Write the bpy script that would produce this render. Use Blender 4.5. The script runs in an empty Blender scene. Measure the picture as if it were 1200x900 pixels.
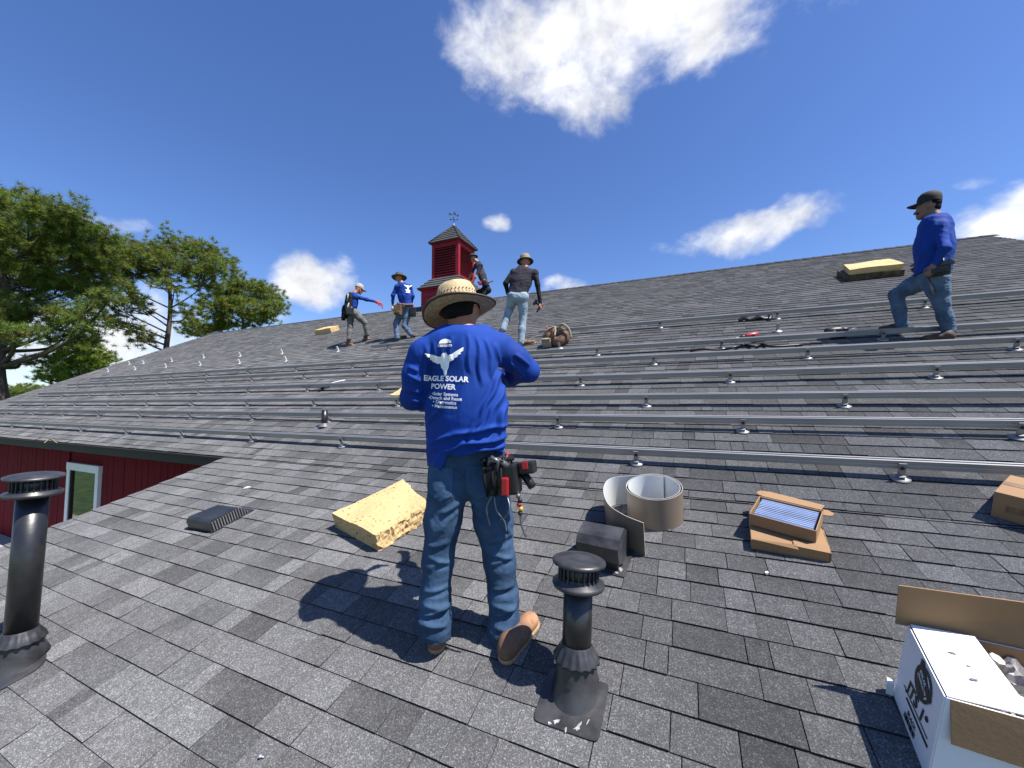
import bpy, bmesh, math, random
import numpy as np
from mathutils import Vector, Matrix
from mathutils.bvhtree import BVHTree

random.seed(7); RNG = np.random.default_rng(7)
scene = bpy.context.scene
COL = scene.collection

# ------------------------------------------------------------------ camera
W0, H0, FPX = 1200, 900, 458.0
PIT = math.atan(25 / FPX); YAW = math.radians(24.2)
cd = bpy.data.cameras.new('camera'); cam = bpy.data.objects.new('camera', cd); COL.objects.link(cam)
cd.sensor_width = 36.0; cd.lens = 36.0 * FPX / W0; cd.clip_start = 0.05; cd.clip_end = 6000
cam.rotation_euler = (math.pi / 2 + PIT, 0, YAW)
scene.camera = cam
scene.render.resolution_x, scene.render.resolution_y = 1024, 768

# ------------------------------------------------------------------ light
SUN_EL, SUN_AZ = math.radians(59), math.radians(98)
sdir = Vector((math.cos(SUN_EL) * math.sin(SUN_AZ), math.cos(SUN_EL) * math.cos(SUN_AZ), math.sin(SUN_EL)))
sl = bpy.data.lights.new('sun', 'SUN'); sl.energy = 5.0; sl.angle = math.radians(.5); sl.color = (1, .955, .89)
so = bpy.data.objects.new('sun', sl); COL.objects.link(so); so.rotation_euler = sdir.to_track_quat('Z', 'Y').to_euler()
so.location = (20, -5, 30)
vs = scene.view_settings; vs.view_transform = 'Standard'; vs.look = 'None'; vs.gamma = 1; vs.exposure = 0.9
vs.use_curve_mapping = False

# ------------------------------------------------------------------ pixel -> place
def ray(x, y):
    c0, c1, c2 = (x - 600) / FPX, 1.0, -(y - 450) / FPX
    z = c2 * math.cos(PIT) + c1 * math.sin(PIT); w = c1 * math.cos(PIT) - c2 * math.sin(PIT)
    return Vector((-math.sin(YAW) * w + math.cos(YAW) * c0, math.cos(YAW) * w + math.sin(YAW) * c0, z))
YB, ZB, HC, MM = 3.166, -.671, 1.656, .5
ML = (ZB + HC) / YB
NL = Vector((0, -ML, 1)).normalized(); NM = Vector((0, -MM, 1)).normalized()
UL = Vector((0, 1, ML)).normalized(); UM = Vector((0, 1, MM)).normalized()
BRK = Vector((0, YB, ZB))
def lo(x, y, o=0):                      # on the low porch roof
    r = ray(x, y); c = BRK + NL * o; return r * (c.dot(NL) / r.dot(NL))
def ma(x, y, o=0):                      # on the main roof
    r = ray(x, y); c = BRK + NM * o; return r * (c.dot(NM) / r.dot(NM))
def proj(p):
    F = Vector((-math.sin(YAW) * math.cos(PIT), math.cos(YAW) * math.cos(PIT), math.sin(PIT)))
    R = Vector((math.cos(YAW), math.sin(YAW), 0)); U = R.cross(F); d = p.dot(F)
    return (600 + FPX * p.dot(R) / d, 450 - FPX * p.dot(U) / d, d)
def frame(org, n, rz=0.0):              # matrix: local z = surface normal, local x ~ world X turned by rz
    x = Vector((1, 0, 0)); y = n.cross(x); c, s = math.cos(rz), math.sin(rz)
    X = x * c + y * s; Y = -x * s + y * c
    return Matrix(((X.x, Y.x, n.x, org.x), (X.y, Y.y, n.y, org.y), (X.z, Y.z, n.z, org.z), (0, 0, 0, 1)))

# ------------------------------------------------------------------ sky and clouds
world = bpy.data.worlds.new('World'); scene.world = world; world.use_nodes = True
nt = world.node_tree; nt.nodes.clear()
def N(nt, t, **kw):
    n = nt.nodes.new(t)
    for k, v in kw.items():
        if k.startswith('i_'):
            n.inputs[k[2:].replace('_', ' ')].default_value = v
        else: setattr(n, k, v)
    return n
def M_(nt, op, a, b=None, c=None, clamp=False):
    n = nt.nodes.new('ShaderNodeMath'); n.operation = op; n.use_clamp = clamp
    for i, v in enumerate((a, b, c)):
        if v is None: continue
        if isinstance(v, (int, float)): n.inputs[i].default_value = v
        else: nt.links.new(v, n.inputs[i])
    return n.outputs[0]
def V_(nt, op, a, b):
    n = nt.nodes.new('ShaderNodeVectorMath'); n.operation = op
    for i, v in enumerate((a, b)):
        if isinstance(v, (tuple, Vector)): n.inputs[i].default_value = tuple(v)
        elif isinstance(v, (int, float)): n.inputs['Scale'].default_value = v
        else: nt.links.new(v, n.inputs[i])
    return n.outputs['Value'] if op == 'DOT_PRODUCT' else n.outputs['Vector']
sky = N(nt, 'ShaderNodeTexSky', sky_type='NISHITA', sun_disc=False, sun_elevation=SUN_EL, sun_rotation=SUN_AZ,
        altitude=0, air_density=1.0, dust_density=.4, ozone_density=1.6)
tc = N(nt, 'ShaderNodeTexCoord'); D = tc.outputs['Generated']
def noise(nt, vec, scale, detail=8, rough=.55, dist=0.0):
    n = N(nt, 'ShaderNodeTexNoise', i_Scale=scale, i_Detail=detail, i_Roughness=rough, i_Distortion=dist)
    nt.links.new(vec, n.inputs['Vector']); return n.outputs['Fac']
# every cloud is a few ellipses of sky directions, torn by fractal noise
CLOUDS = [  # centre px, half width, half height (px), turn in the picture (deg), weight
    (735, 30, 225, 75, 14, 1.15), (640, 62, 130, 58, -24, .95), (822, -28, 215, 80, 20, 1.3), (690, 105, 70, 50, -30, .7), (570, 45, 70, 48, -30, .5),
    (870, 272, 92, 25, 10, 1.15), (800, 288, 52, 16, -4, .55), (925, 255, 46, 20, 20, .6),
    (364, 327, 58, 38, 8, 1.35), (330, 352, 40, 28, 0, .6), (1190, 258, 66, 24, 8, .9), (1250, 240, 70, 40, 8, .9), (655, 336, 30, 10, 0, .5), (585, 266, 15, 13, 0, .45),
    (125, 264, 40, 14, -4, .5), (60, 400, 190, 62, 0, .75), (180, 372, 60, 50, 0, .6), (-160, 330, 160, 60, 10, .8), (1500, 180, 160, 50, 6, .8), (300, 400, 90, 14, 0, .6), (1130, 218, 18, 8, 0, .35)]
wn = nt.nodes.new('ShaderNodeTexNoise'); wn.inputs['Scale'].default_value = 5; wn.inputs['Detail'].default_value = 4
nt.links.new(D, wn.inputs['Vector'])
wv = V_(nt, 'SUBTRACT', wn.outputs['Color'], (.5, .5, .5)); wv = V_(nt, 'SCALE', wv, .09); DW = V_(nt, 'ADD', D, wv)
acc = None
for (px, py, a, b, ang, wgt) in CLOUDS:
    c = ray(px, py).normalized()
    R = Vector((math.cos(YAW), math.sin(YAW), 0)); t = (R - c * R.dot(c)).normalized(); u = t.cross(c)
    k = c.length / ray(px, py).length * math.sqrt(1)          # angular size of a pixel there
    an = math.radians(ang); t2 = t * math.cos(an) + u * math.sin(an); u2 = -t * math.sin(an) + u * math.cos(an)
    a_, b_ = a / FPX * k, b / FPX * k
    dc = V_(nt, 'DOT_PRODUCT', DW, c)
    x = M_(nt, 'DIVIDE', V_(nt, 'DOT_PRODUCT', DW, t2 / a_), dc); y = M_(nt, 'DIVIDE', V_(nt, 'DOT_PRODUCT', DW, u2 / b_), dc)
    rr = M_(nt, 'ADD', M_(nt, 'MULTIPLY', x, x), M_(nt, 'MULTIPLY', y, y))
    m = M_(nt, 'MULTIPLY', M_(nt, 'SUBTRACT', 1.0, rr), wgt); m = M_(nt, 'MULTIPLY', M_(nt, 'MAXIMUM', m, -1.5), 1.0)
    m = M_(nt, 'MINIMUM', m, M_(nt, 'MULTIPLY', dc, 20.0))
    acc = m if acc is None else M_(nt, 'MAXIMUM', acc, m)
stretch = V_(nt, 'MULTIPLY', D, (1.0, 1.0, 1.35))
n1 = noise(nt, stretch, 8.0, 10, .54, .25); n2 = noise(nt, stretch, 34.0, 6, .6, .3)
dens = M_(nt, 'ADD', acc, M_(nt, 'MULTIPLY', M_(nt, 'SUBTRACT', n1, .5), 2.7))
dens = M_(nt, 'ADD', dens, M_(nt, 'MULTIPLY', M_(nt, 'SUBTRACT', n2, .5), .55))
mr = N(nt, 'ShaderNodeMapRange', interpolation_type='SMOOTHSTEP'); nt.links.new(dens, mr.inputs['Value'])
mr.inputs['From Min'].default_value = .02; mr.inputs['From Max'].default_value = 1.2
n3 = noise(nt, V_(nt, 'ADD', stretch, (.02, .01, .035)), 9.0, 6, .6, .25)
sh = N(nt, 'ShaderNodeMapRange'); nt.links.new(M_(nt, 'SUBTRACT', n3, M_(nt, 'MULTIPLY', n2, .25)), sh.inputs['Value'])
sh.inputs['From Min'].default_value = .2; sh.inputs['From Max'].default_value = .62
sh.inputs['To Min'].default_value = 9.6; sh.inputs['To Max'].default_value = 5.9
ccol = N(nt, 'ShaderNodeVectorMath', operation='SCALE'); ccol.inputs[0].default_value = (.97, .985, 1.03); nt.links.new(sh.outputs[0], ccol.inputs['Scale'])
hs = N(nt, 'ShaderNodeHueSaturation', i_Saturation=1.16, i_Value=1.0, i_Hue=.507); nt.links.new(sky.outputs[0], hs.inputs['Color'])
tint = N(nt, 'ShaderNodeVectorMath', operation='MULTIPLY'); nt.links.new(hs.outputs[0], tint.inputs[0]); tint.inputs[1].default_value = (1.08, 1.20, 1.46)
mx = N(nt, 'ShaderNodeMix', data_type='RGBA'); nt.links.new(mr.outputs[0], mx.inputs['Factor'])
nt.links.new(tint.outputs[0], mx.inputs['A']); nt.links.new(ccol.outputs[0], mx.inputs['B'])
bg = N(nt, 'ShaderNodeBackground', i_Strength=.066); nt.links.new(mx.outputs['Result'], bg.inputs['Color'])
wo = N(nt, 'ShaderNodeOutputWorld'); nt.links.new(bg.outputs[0], wo.inputs['Surface'])

# ------------------------------------------------------------------ materials
MATS = {}
def mat(name, col, rough=.6, metal=0.0, var=.12, vscale=9.0, bump=0.0, bscale=60.0, spec=.5, stretch=(1, 1, 1), attr=None, coords='Object', col2=None, fine=0.0, fscale=400.0):
    if name in MATS: return MATS[name]
    if min(col) < .55 and not attr: col = tuple(c * .72 for c in col); col2 = tuple(c * .72 for c in col2) if col2 else None
    m = bpy.data.materials.new(name); m.use_nodes = True; t = m.node_tree; t.nodes.clear()
    p = N(t, 'ShaderNodeBsdfPrincipled'); o = N(t, 'ShaderNodeOutputMaterial'); t.links.new(p.outputs[0], o.inputs[0])
    p.inputs['Roughness'].default_value = rough; p.inputs['Metallic'].default_value = metal; p.inputs['Specular IOR Level'].default_value = spec
    tcn = N(t, 'ShaderNodeTexCoord'); v = V_(t, 'MULTIPLY', tcn.outputs[coords], tuple(stretch))
    n = noise(t, v, vscale, 6, .6)
    lo_ = tuple(max(0, c * (1 - var * 1.6)) for c in col) + (1,); hi_ = tuple(min(1, c * (1 + var * 1.6)) for c in (col2 or col)) + (1,)
    r = N(t, 'ShaderNodeMix', data_type='RGBA'); r.inputs['A'].default_value = lo_; r.inputs['B'].default_value = hi_
    mrn = N(t, 'ShaderNodeMapRange'); t.links.new(n, mrn.inputs['Value']); mrn.inputs['From Min'].default_value = .3; mrn.inputs['From Max'].default_value = .7
    t.links.new(mrn.outputs[0], r.inputs['Factor']); c = r.outputs['Result']
    if fine:
        fn = noise(t, v, fscale, 2, .5); fm = N(t, 'ShaderNodeMapRange'); t.links.new(fn, fm.inputs['Value'])
        fm.inputs['From Min'].default_value = .3; fm.inputs['From Max'].default_value = .7; fm.inputs['To Min'].default_value = 1 - fine; fm.inputs['To Max'].default_value = 1 + fine
        c = V_(t, 'MULTIPLY', c, (1, 1, 1)); s_ = t.nodes.new('ShaderNodeVectorMath'); s_.operation = 'SCALE'; t.links.new(c, s_.inputs[0]); t.links.new(fm.outputs[0], s_.inputs['Scale']); c = s_.outputs['Vector']
    if attr:
        at = N(t, 'ShaderNodeAttribute', attribute_name=attr); c = V_(t, 'MULTIPLY', c, at.outputs['Color'])
    t.links.new(c, p.inputs['Base Color'])
    if bump:
        bn = noise(t, v, bscale, 5, .6); b = N(t, 'ShaderNodeBump', i_Strength=min(1, bump), i_Distance=.004); t.links.new(bn, b.inputs['Height']); t.links.new(b.outputs[0], p.inputs['Normal'])
    rm = N(t, 'ShaderNodeMapRange'); t.links.new(n, rm.inputs['Value']); rm.inputs['To Min'].default_value = max(0, rough - .08); rm.inputs['To Max'].default_value = min(1, rough + .08)
    t.links.new(rm.outputs[0], p.inputs['Roughness'])
    MATS[name] = m; return m

# ------------------------------------------------------------------ mesh helpers
class MB:
    def __init__(s): s.v = []; s.f = []; s.sm = []
    def add(s, vs_, fs, smooth=False, M=None):
        o = len(s.v)
        s.v += [tuple(M @ Vector(q)) if M is not None else tuple(q) for q in vs_]
        s.f += [tuple(i + o for i in f) for f in fs]; s.sm += [smooth] * len(fs); return s
    def box(s, lo_, hi_, M=None, taper=None, bev=0.0):
        x0, y0, z0 = lo_; x1, y1, z1 = hi_
        if bev:
            b = bev; V = []
            bm = bmesh.new(); bmesh.ops.create_cube(bm, size=1)
            for q in bm.verts: q.co = Vector((x0 if q.co.x < 0 else x1, y0 if q.co.y < 0 else y1, z0 if q.co.z < 0 else z1))
            if taper:
                cx, cy = (x0 + x1) / 2, (y0 + y1) / 2
                for q in bm.verts:
                    if q.co.z > (z0 + z1) / 2: q.co.x = cx + (q.co.x - cx) * taper[0]; q.co.y = cy + (q.co.y - cy) * taper[1]
            bmesh.ops.bevel(bm, geom=bm.edges[:], offset=b, segments=2, affect='EDGES', profile=.6)
            bm.verts.index_update(); s.add([q.co.copy() for q in bm.verts], [[q.index for q in f.verts] for f in bm.faces], False, M); bm.free(); return s
        V = [(x0, y0, z0), (x1, y0, z0), (x1, y1, z0), (x0, y1, z0), (x0, y0, z1), (x1, y0, z1), (x1, y1, z1), (x0, y1, z1)]
        if taper:
            cx, cy = (x0 + x1) / 2, (y0 + y1) / 2
            V = V[:4] + [(cx + (a - cx) * taper[0], cy + (b - cy) * taper[1], c) for a, b, c in V[4:]]
        return s.add(V, [(0, 3, 2, 1), (4, 5, 6, 7), (0, 1, 5, 4), (1, 2, 6, 5), (2, 3, 7, 6), (3, 0, 4, 7)], False, M)
    def lathe(s, prof, n=32, M=None, smooth=True, warp=None, close=True):
        V = []; F = []
        for r, z in prof:
            for i in range(n):
                a = 2 * math.pi * i / n; q = (r * math.cos(a), r * math.sin(a), z); V.append(warp(q, a) if warp else q)
        for j in range(len(prof) - 1):
            for i in range(n): F.append((j * n + i, j * n + (i + 1) % n, (j + 1) * n + (i + 1) % n, (j + 1) * n + i))
        if close:
            F.append(tuple(range(n - 1, -1, -1))); F.append(tuple((len(prof) - 1) * n + i for i in range(n)))
        return s.add(V, F, smooth, M)
    def tube(s, pts, r, n=8, M=None):
        pts = [Vector(p) for p in pts]; rs = r if isinstance(r, (list, tuple)) else [r] * len(pts); V = []; F = []
        up = Vector((.13, .31, .94)); pa = None
        for i, p in enumerate(pts):
            t = (pts[min(i + 1, len(pts) - 1)] - pts[max(i - 1, 0)]).normalized()
            a = (pa - t * pa.dot(t)) if pa is not None else t.cross(up)
            if a.length < 1e-4: a = t.cross(Vector((1, 0, 0)))
            a.normalize(); pa = a; b = t.cross(a)
            for k in range(n):
                w = 2 * math.pi * k / n; V.append(p + (a * math.cos(w) + b * math.sin(w)) * rs[i])
        for j in range(len(pts) - 1):
            for k in range(n): F.append((j * n + k, j * n + (k + 1) % n, (j + 1) * n + (k + 1) % n, (j + 1) * n + k))
        F.append(tuple(range(n - 1, -1, -1))); F.append(tuple((len(pts) - 1) * n + k for k in range(n)))
        return s.add(V, F, True, M)
    def prism(s, poly, z0, z1, M=None):
        n = len(poly); V = [(x, y, z0) for x, y in poly] + [(x, y, z1) for x, y in poly]
        return s.add(V, [tuple(range(n - 1, -1, -1)), tuple(range(n, 2 * n))] + [(i, (i + 1) % n, n + (i + 1) % n, n + i) for i in range(n)], False, M)
    def build(s, name, m, parent=None, loc=None):
        me = bpy.data.meshes.new(name); me.from_pydata(s.v, [], s.f); me.update()
        me.polygons.foreach_set('use_smooth', s.sm)
        bm = bmesh.new(); bm.from_mesh(me); bmesh.ops.recalc_face_normals(bm, faces=bm.faces[:]); bm.to_mesh(me); bm.free()
        return link(name, me, m, parent, loc)
def link(name, me, m, parent=None, loc=None):
    if m is not None: me.materials.append(m)
    o = bpy.data.objects.new(name, me); COL.objects.link(o)
    if loc is not None: o.location = loc
    if parent is not None: o.parent = parent
    return o
def tag(o, label=None, cat=None, group=None, kind=None):
    for k, v in (('label', label), ('category', cat), ('group', group), ('kind', kind)):
        if v: o[k] = v
    return o
def empty(name, M, label=None, cat=None, group=None, kind=None):
    o = bpy.data.objects.new(name, None); COL.objects.link(o); o.empty_display_size = .1
    o.matrix_world = M if isinstance(M, Matrix) else Matrix.Translation(M)
    return tag(o, label, cat, group, kind)
def attr(me, name, cols):
    a = me.color_attributes.new(name, 'FLOAT_COLOR', 'POINT'); c = np.ones((len(me.vertices), 4), np.float32); c[:, :3] = cols; a.data.foreach_set('color', c.ravel())
def catmull(P, n=6):
    P = [Vector(p) for p in P]; out = []
    for i in range(len(P) - 1):
        a, b, c, d = P[max(i - 1, 0)], P[i], P[i + 1], P[min(i + 2, len(P) - 1)]
        for k in range(n):
            t = k / n; out.append(.5 * ((2 * b) + (c - a) * t + (2 * a - 5 * b + 4 * c - d) * t * t + (3 * b - a - 3 * c + d) * t ** 3))
    out.append(P[-1]); return out
# ------------------------------------------------------------------ setting: ground
GZ = -3.05
m_grass = mat('lawn_grass', (.06, .115, .025), .9, 0, .35, 3.0, .6, 40)
g = MB(); g.add([(-900, -900, GZ), (900, -900, GZ), (900, 900, GZ), (-900, 900, GZ)], [(0, 1, 2, 3)])
tag(g.build('ground', m_grass), 'green lawn around the red building', 'ground', kind='structure')
m_conc = mat('concrete', (.42, .40, .37), .85, 0, .12, 4, .3, 80)
g = MB(); g.box((-22, 2.2, GZ + .001), (-5.5, 3.58, GZ + .06))
tag(g.build('path', m_conc), 'pale concrete strip along the foot of the red wall', 'path', kind='structure')

# ------------------------------------------------------------------ building
def shingle_mat():
    m = bpy.data.materials.new('asphalt_shingle'); m.use_nodes = True; t = m.node_tree; t.nodes.clear()
    p = N(t, 'ShaderNodeBsdfPrincipled', i_Roughness=.93, i_Diffuse_Roughness=1.0); o = N(t, 'ShaderNodeOutputMaterial'); t.links.new(p.outputs[0], o.inputs[0])
    p.inputs['Specular IOR Level'].default_value = .3
    g_ = N(t, 'ShaderNodeNewGeometry'); P = g_.outputs['Position']
    at = N(t, 'ShaderNodeAttribute', attribute_name='tone')
    def rng(v, a, b, c, d):
        r = N(t, 'ShaderNodeMapRange'); t.links.new(v, r.inputs['Value'])
        for k, q in zip(('From Min', 'From Max', 'To Min', 'To Max'), (a, b, c, d)): r.inputs[k].default_value = q
        return r.outputs[0]
    big = rng(noise(t, P, 1.1, 6, .65), .3, .7, .80, 1.14)
    mid = rng(noise(t, P, 26, 4, .6), .3, .7, .85, 1.15)
    gr = rng(noise(t, P, 230, 2, .6), .32, .68, .62, 1.42)
    vo = N(t, 'ShaderNodeTexVoronoi', i_Scale=260.0); t.links.new(P, vo.inputs['Vector'])
    sp = N(t, 'ShaderNodeSeparateColor'); t.links.new(vo.outputs['Color'], sp.inputs[0])
    spk = rng(M_(t, 'POWER', sp.outputs[0], 5.0), 0, 1, .86, 2.3)
    f = M_(t, 'MULTIPLY', M_(t, 'MULTIPLY', big, mid), M_(t, 'MULTIPLY', gr, spk))
    s_ = N(t, 'ShaderNodeVectorMath', operation='SCALE'); t.links.new(at.outputs['Color'], s_.inputs[0]); t.links.new(f, s_.inputs['Scale'])
    t.links.new(s_.outputs[0], p.inputs['Base Color'])
    b = N(t, 'ShaderNodeBump', i_Strength=.55, i_Distance=.002); t.links.new(vo.outputs['Distance'], b.inputs['Height']); t.links.new(b.outputs[0], p.inputs['Normal'])
    return m
m_sh = shingle_mat()
m_under = mat('roof_underlayment', (.02, .02, .021), .9)
m_red = mat('barn_red_paint', (.185, .006, .016), .8, 0, .14, 3, .25, 30, spec=.12, stretch=(1, 1, .25))
m_trim = mat('dark_bronze_trim', (.034, .026, .024), .6, 0, .15, 5, spec=.3)
m_white = mat('white_paint', (.78, .78, .76), .5, 0, .04, 6)
m_black = mat('black_metal', (.018, .018, .020), .38, .3, .25, 12, .1, 30)
m_alu = mat('anodized_aluminium', (.46, .46, .465), .42, .5, .06, 2, stretch=(.3, 6, 6))

bld = empty('red_building', Vector((-8, 8, GZ)), 'long red board building with a grey shingle gable roof and porch roof', 'building')
BO = Vector((-8, 8, GZ))
def bpart(mb, name, m, parent=bld, off=BO):
    mb.v = [tuple(Vector(q) - off) for q in mb.v]; return mb.build(name, m, parent)
YR = 11.95; ZR = ZB + MM * (YR - YB)
XL0, XL1, XR, XP0, XP1, YP0 = -20.0, -22.4, 6.1, -5.5, 3.6, -3.0
def mp(x, s, o=0.0): return Vector((x, YB, ZB)) + UM * s + NM * o
def lp(x, t, o=0.0): return Vector((x, YB, ZB)) + UL * t + NL * o
SR = (YR - YB) * math.hypot(1, MM); TP = (YP0 - YB) * math.hypot(1, ML)
def xleft(s): return XL0 + (XL1 - XL0) * s / SR
# decks
d = MB()
A, B, C, D_ = mp(XL0, 0, -.006), mp(XR, 0, -.006), mp(XR, SR, -.006), mp(XL1, SR, -.006)
dn = Vector((0, 0, -.12))
d.add([A, B, C, D_, A + dn, B + dn, C + dn, D_ + dn], [(0, 1, 2, 3), (7, 6, 5, 4), (0, 4, 5, 1), (1, 5, 6, 2), (3, 2, 6, 7), (0, 3, 7, 4)])
main_roof = bpart(d, 'main_roof', m_under)
d = MB(); bk = Vector((0, 2 * YR, 0))
def mir(p): return Vector((p.x, 2 * YR - p.y, p.z))
d.add([mir(A), mir(B), C + Vector((0, .012, -.002)), D_ + Vector((0, .012, -.002)), mir(A) + dn, mir(B) + dn], [(0, 1, 2, 3), (0, 4, 5, 1)])
back = bpart(d, 'back_roof', m_sh); attr(back.data, 'tone', np.full((6, 3), .08))
d = MB()
A, B, C, D_ = lp(XP0 + .01, TP, -.006), lp(XP1, TP, -.006), lp(XP1, 0, -.006), lp(XP0 + .01, 0, -.006)
d.add([A, B, C, D_, A + dn, B + dn, C + dn, D_ + dn], [(0, 1, 2, 3), (7, 6, 5, 4), (0, 4, 5, 1), (1, 5, 6, 2), (3, 2, 6, 7), (0, 3, 7, 4)])
porch_roof = bpart(d, 'porch_roof', m_under)
# shingle tabs: thin wedges, laid course over course
TT = []
def lay(roof, s_lo, s_hi, x0f, x1f, phase, lapmax):
    EXP = .143; s = phase
    while s < s_hi:
        if s + EXP > s_lo:
            x = x0f(s) + random.uniform(-.25, 0); lim = x1f(s); k = 0; lastdark = False
            jog = 0.0
            while x < lim:
                w = random.choice((.10, .13, .15, .17, .20, .23, .26, .31)) * random.uniform(.88, 1.12)
                a, b = max(x, x0f(s)), min(x + w, lim); x += w; k += 1
                if b - a < .02: continue
                gap = .0021 if random.random() < .72 else .0006
                tooth = random.random() < .55
                th = (.0105 if tooth else .0070) + random.uniform(-.0006, .0008)
                q = random.random()
                tone = (.112 if q < .2 else .094 if q < .60 else .082 if q < .88 else .064) * random.uniform(.92, 1.08)
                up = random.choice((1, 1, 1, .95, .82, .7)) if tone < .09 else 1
                if random.random() < .3: jog = random.uniform(-.002, .002)
                sl = max(s + jog + random.uniform(-.0007, .0007), s_lo); su = min(s + EXP + .022, lapmax)
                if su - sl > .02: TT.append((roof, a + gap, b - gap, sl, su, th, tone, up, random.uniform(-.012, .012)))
        s += EXP
t0 = -((BRK - lo(818, 598.7)).dot(UL))
lay('l', TP, -.002, lambda s: XP0, lambda s: XP1, t0 - .143 * 60, -.002)
lay('m', 0, SR - .03, xleft, lambda s: XR, -.06, SR)
def tabmesh(T):
    roof, a, b, sl, su, th, tone, up, hue = T
    f = lp if roof == 'l' else mp
    V = [f(a, sl, -.004), f(b, sl, -.004), f(b, su, -.0045), f(a, su, -.0045), f(a, sl, th), f(b, sl, th), f(b, su, .0004), f(a, su, .0004), f(a, sl, th - .0012), f(b, sl, th - .0012)]
    return V
FT = [(4, 5, 6, 7), (0, 1, 9, 8), (8, 9, 5, 4), (1, 2, 6, 5, 9), (3, 0, 8, 4, 7)]
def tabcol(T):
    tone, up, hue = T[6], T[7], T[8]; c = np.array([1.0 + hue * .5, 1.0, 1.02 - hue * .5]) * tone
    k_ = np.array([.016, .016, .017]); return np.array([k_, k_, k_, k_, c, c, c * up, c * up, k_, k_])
areas = []
for i, T in enumerate(TT):
    V = tabmesh(T); c = (V[4] + V[6]) * .5; pr = proj(c); ar = 0
    if pr[2] > .3 and 0 < pr[0] < 1200 and 0 < pr[1] < 900:
        q = [proj(v) for v in V[4:8]]
        if min(z[2] for z in q) > .2: ar = abs(sum(q[k][0] * q[(k + 1) % 4][1] - q[(k + 1) % 4][0] * q[k][1] for k in range(4))) / 2
    areas.append(ar)
big = set(sorted(range(len(TT)), key=lambda i: -areas[i])[:300])
for roof, par in (('l', porch_roof), ('m', main_roof)):
    vs_, fs, cs = [], [], []
    for i, T in enumerate(TT):
        if T[0] != roof: continue
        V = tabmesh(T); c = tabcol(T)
        if i in big:
            o = (V[0] + V[1]) * .5
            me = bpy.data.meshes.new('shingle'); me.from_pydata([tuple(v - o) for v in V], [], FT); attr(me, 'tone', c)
            link('shingle', me, m_sh, par, o - BO)
        else:
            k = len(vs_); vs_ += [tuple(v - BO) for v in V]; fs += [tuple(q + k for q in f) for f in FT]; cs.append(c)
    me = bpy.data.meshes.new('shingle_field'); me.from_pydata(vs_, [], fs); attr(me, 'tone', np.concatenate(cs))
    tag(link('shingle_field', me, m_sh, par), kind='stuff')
# ridge caps
d = MB(); x = XL1 - .05; cc = []
while x < XR + .03:
    h1 = .020 + random.uniform(-.003, .003)
    for sg in (1, -1):
        def rp(xx, dd, o): 
            p = mp(xx, SR - dd, o); return p if sg == 1 else mir(p)
        V = [rp(x, .15, .002), rp(x + .26, .15, .002), rp(x + .26, 0, .004), rp(x, 0, .004), rp(x, .15, h1), rp(x + .26, .15, .01), rp(x + .26, -.004, .012), rp(x, -.004, h1 + .004)]
        d.add(V, [(4, 5, 6, 7), (0, 1, 5, 4), (3, 0, 4, 7), (1, 2, 6, 5)]); cc.append(np.full((8, 3), .05 * random.uniform(.8, 1.3)))
    x += .2
rc = bpart(d, 'ridge_cap', m_sh); attr(rc.data, 'tone', np.concatenate(cc)); tag(rc, kind='stuff')
# eave trim, soffit, walls
d = MB(); d.box((XL0, YB - .005, ZB - .145), (XP0 - .02, YB + .022, ZB - .012)); bpart(d, 'fascia', m_trim)
d = MB(); d.box((XL0, YB - .045, ZB - .022), (XP0 - .005, YB + .03, ZB - .008)); bpart(d, 'drip_edge', m_trim)
d = MB(); d.box((XL0 + .02, YB + .023, ZB - .140), (XP0 + .5, 3.64, ZB - .122)); bpart(d, 'soffit', m_trim)
wall = MB(); wall.box((XL0 + .4, 3.62, GZ), (XR - .3, 3.75, ZB + .1)); wl = bpart(wall, 'front_wall', m_red)
for i in range(72):
    x0 = XL0 + .4 + i * .2
    if -11.42 < x0 + .1 < -10.05: continue
    d = MB(); d.box((x0 + .006, 3.592 + random.uniform(-.002, .002), GZ + .01), (x0 + .194, 3.625, ZB - .123)); bpart(d, 'board', m_red, wl)
d = MB()
for X in (XL0 + .4, XR - .3): d.add([(X, 3.64, GZ), (X, 2 * YR - 3.64, GZ), (X, 2 * YR - 3.64, ZB + .1), (X, YR, ZR - .2), (X, 3.64, ZB + .1)], [(0, 1, 2, 3, 4)])
bpart(d, 'gable_wall', m_red)
d = MB(); d.box((XL0 + .4, 2 * YR - 3.75, GZ), (XR - .3, 2 * YR - 3.64, ZB)); bpart(d, 'rear_wall', m_red)
d = MB()
for X in (XP0 + .35, XP1 - .35):
    zt = lambda y: ZB + ML * (y - YB) - .14
    d.add([(X, YP0 + .4, GZ), (X, 3.6, GZ), (X, 3.6, zt(3.0)), (X, YB - .1, zt(YB - .1)), (X, YP0 + .4, zt(YP0 + .4))], [(0, 1, 2, 3, 4)])
bpart(d, 'porch_side_wall', m_red)
d = MB()   # rake board of the porch roof
a, b = lp(XP0, TP), lp(XP0, -.02)
d.add([a + Vector((0, 0, -.012)), b + Vector((0, 0, -.012)), b + Vector((0, 0, -.15)), a + Vector((0, 0, -.15)),
       a + Vector((.02, 0, -.012)), b + Vector((.02, 0, -.012)), b + Vector((.02, 0, -.15)), a + Vector((.02, 0, -.15))], [(0, 1, 2, 3), (4, 7, 6, 5), (0, 4, 5, 1), (3, 2, 6, 7), (0, 3, 7, 4), (1, 5, 6, 2)])
bpart(d, 'rake_board', m_trim)
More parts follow.
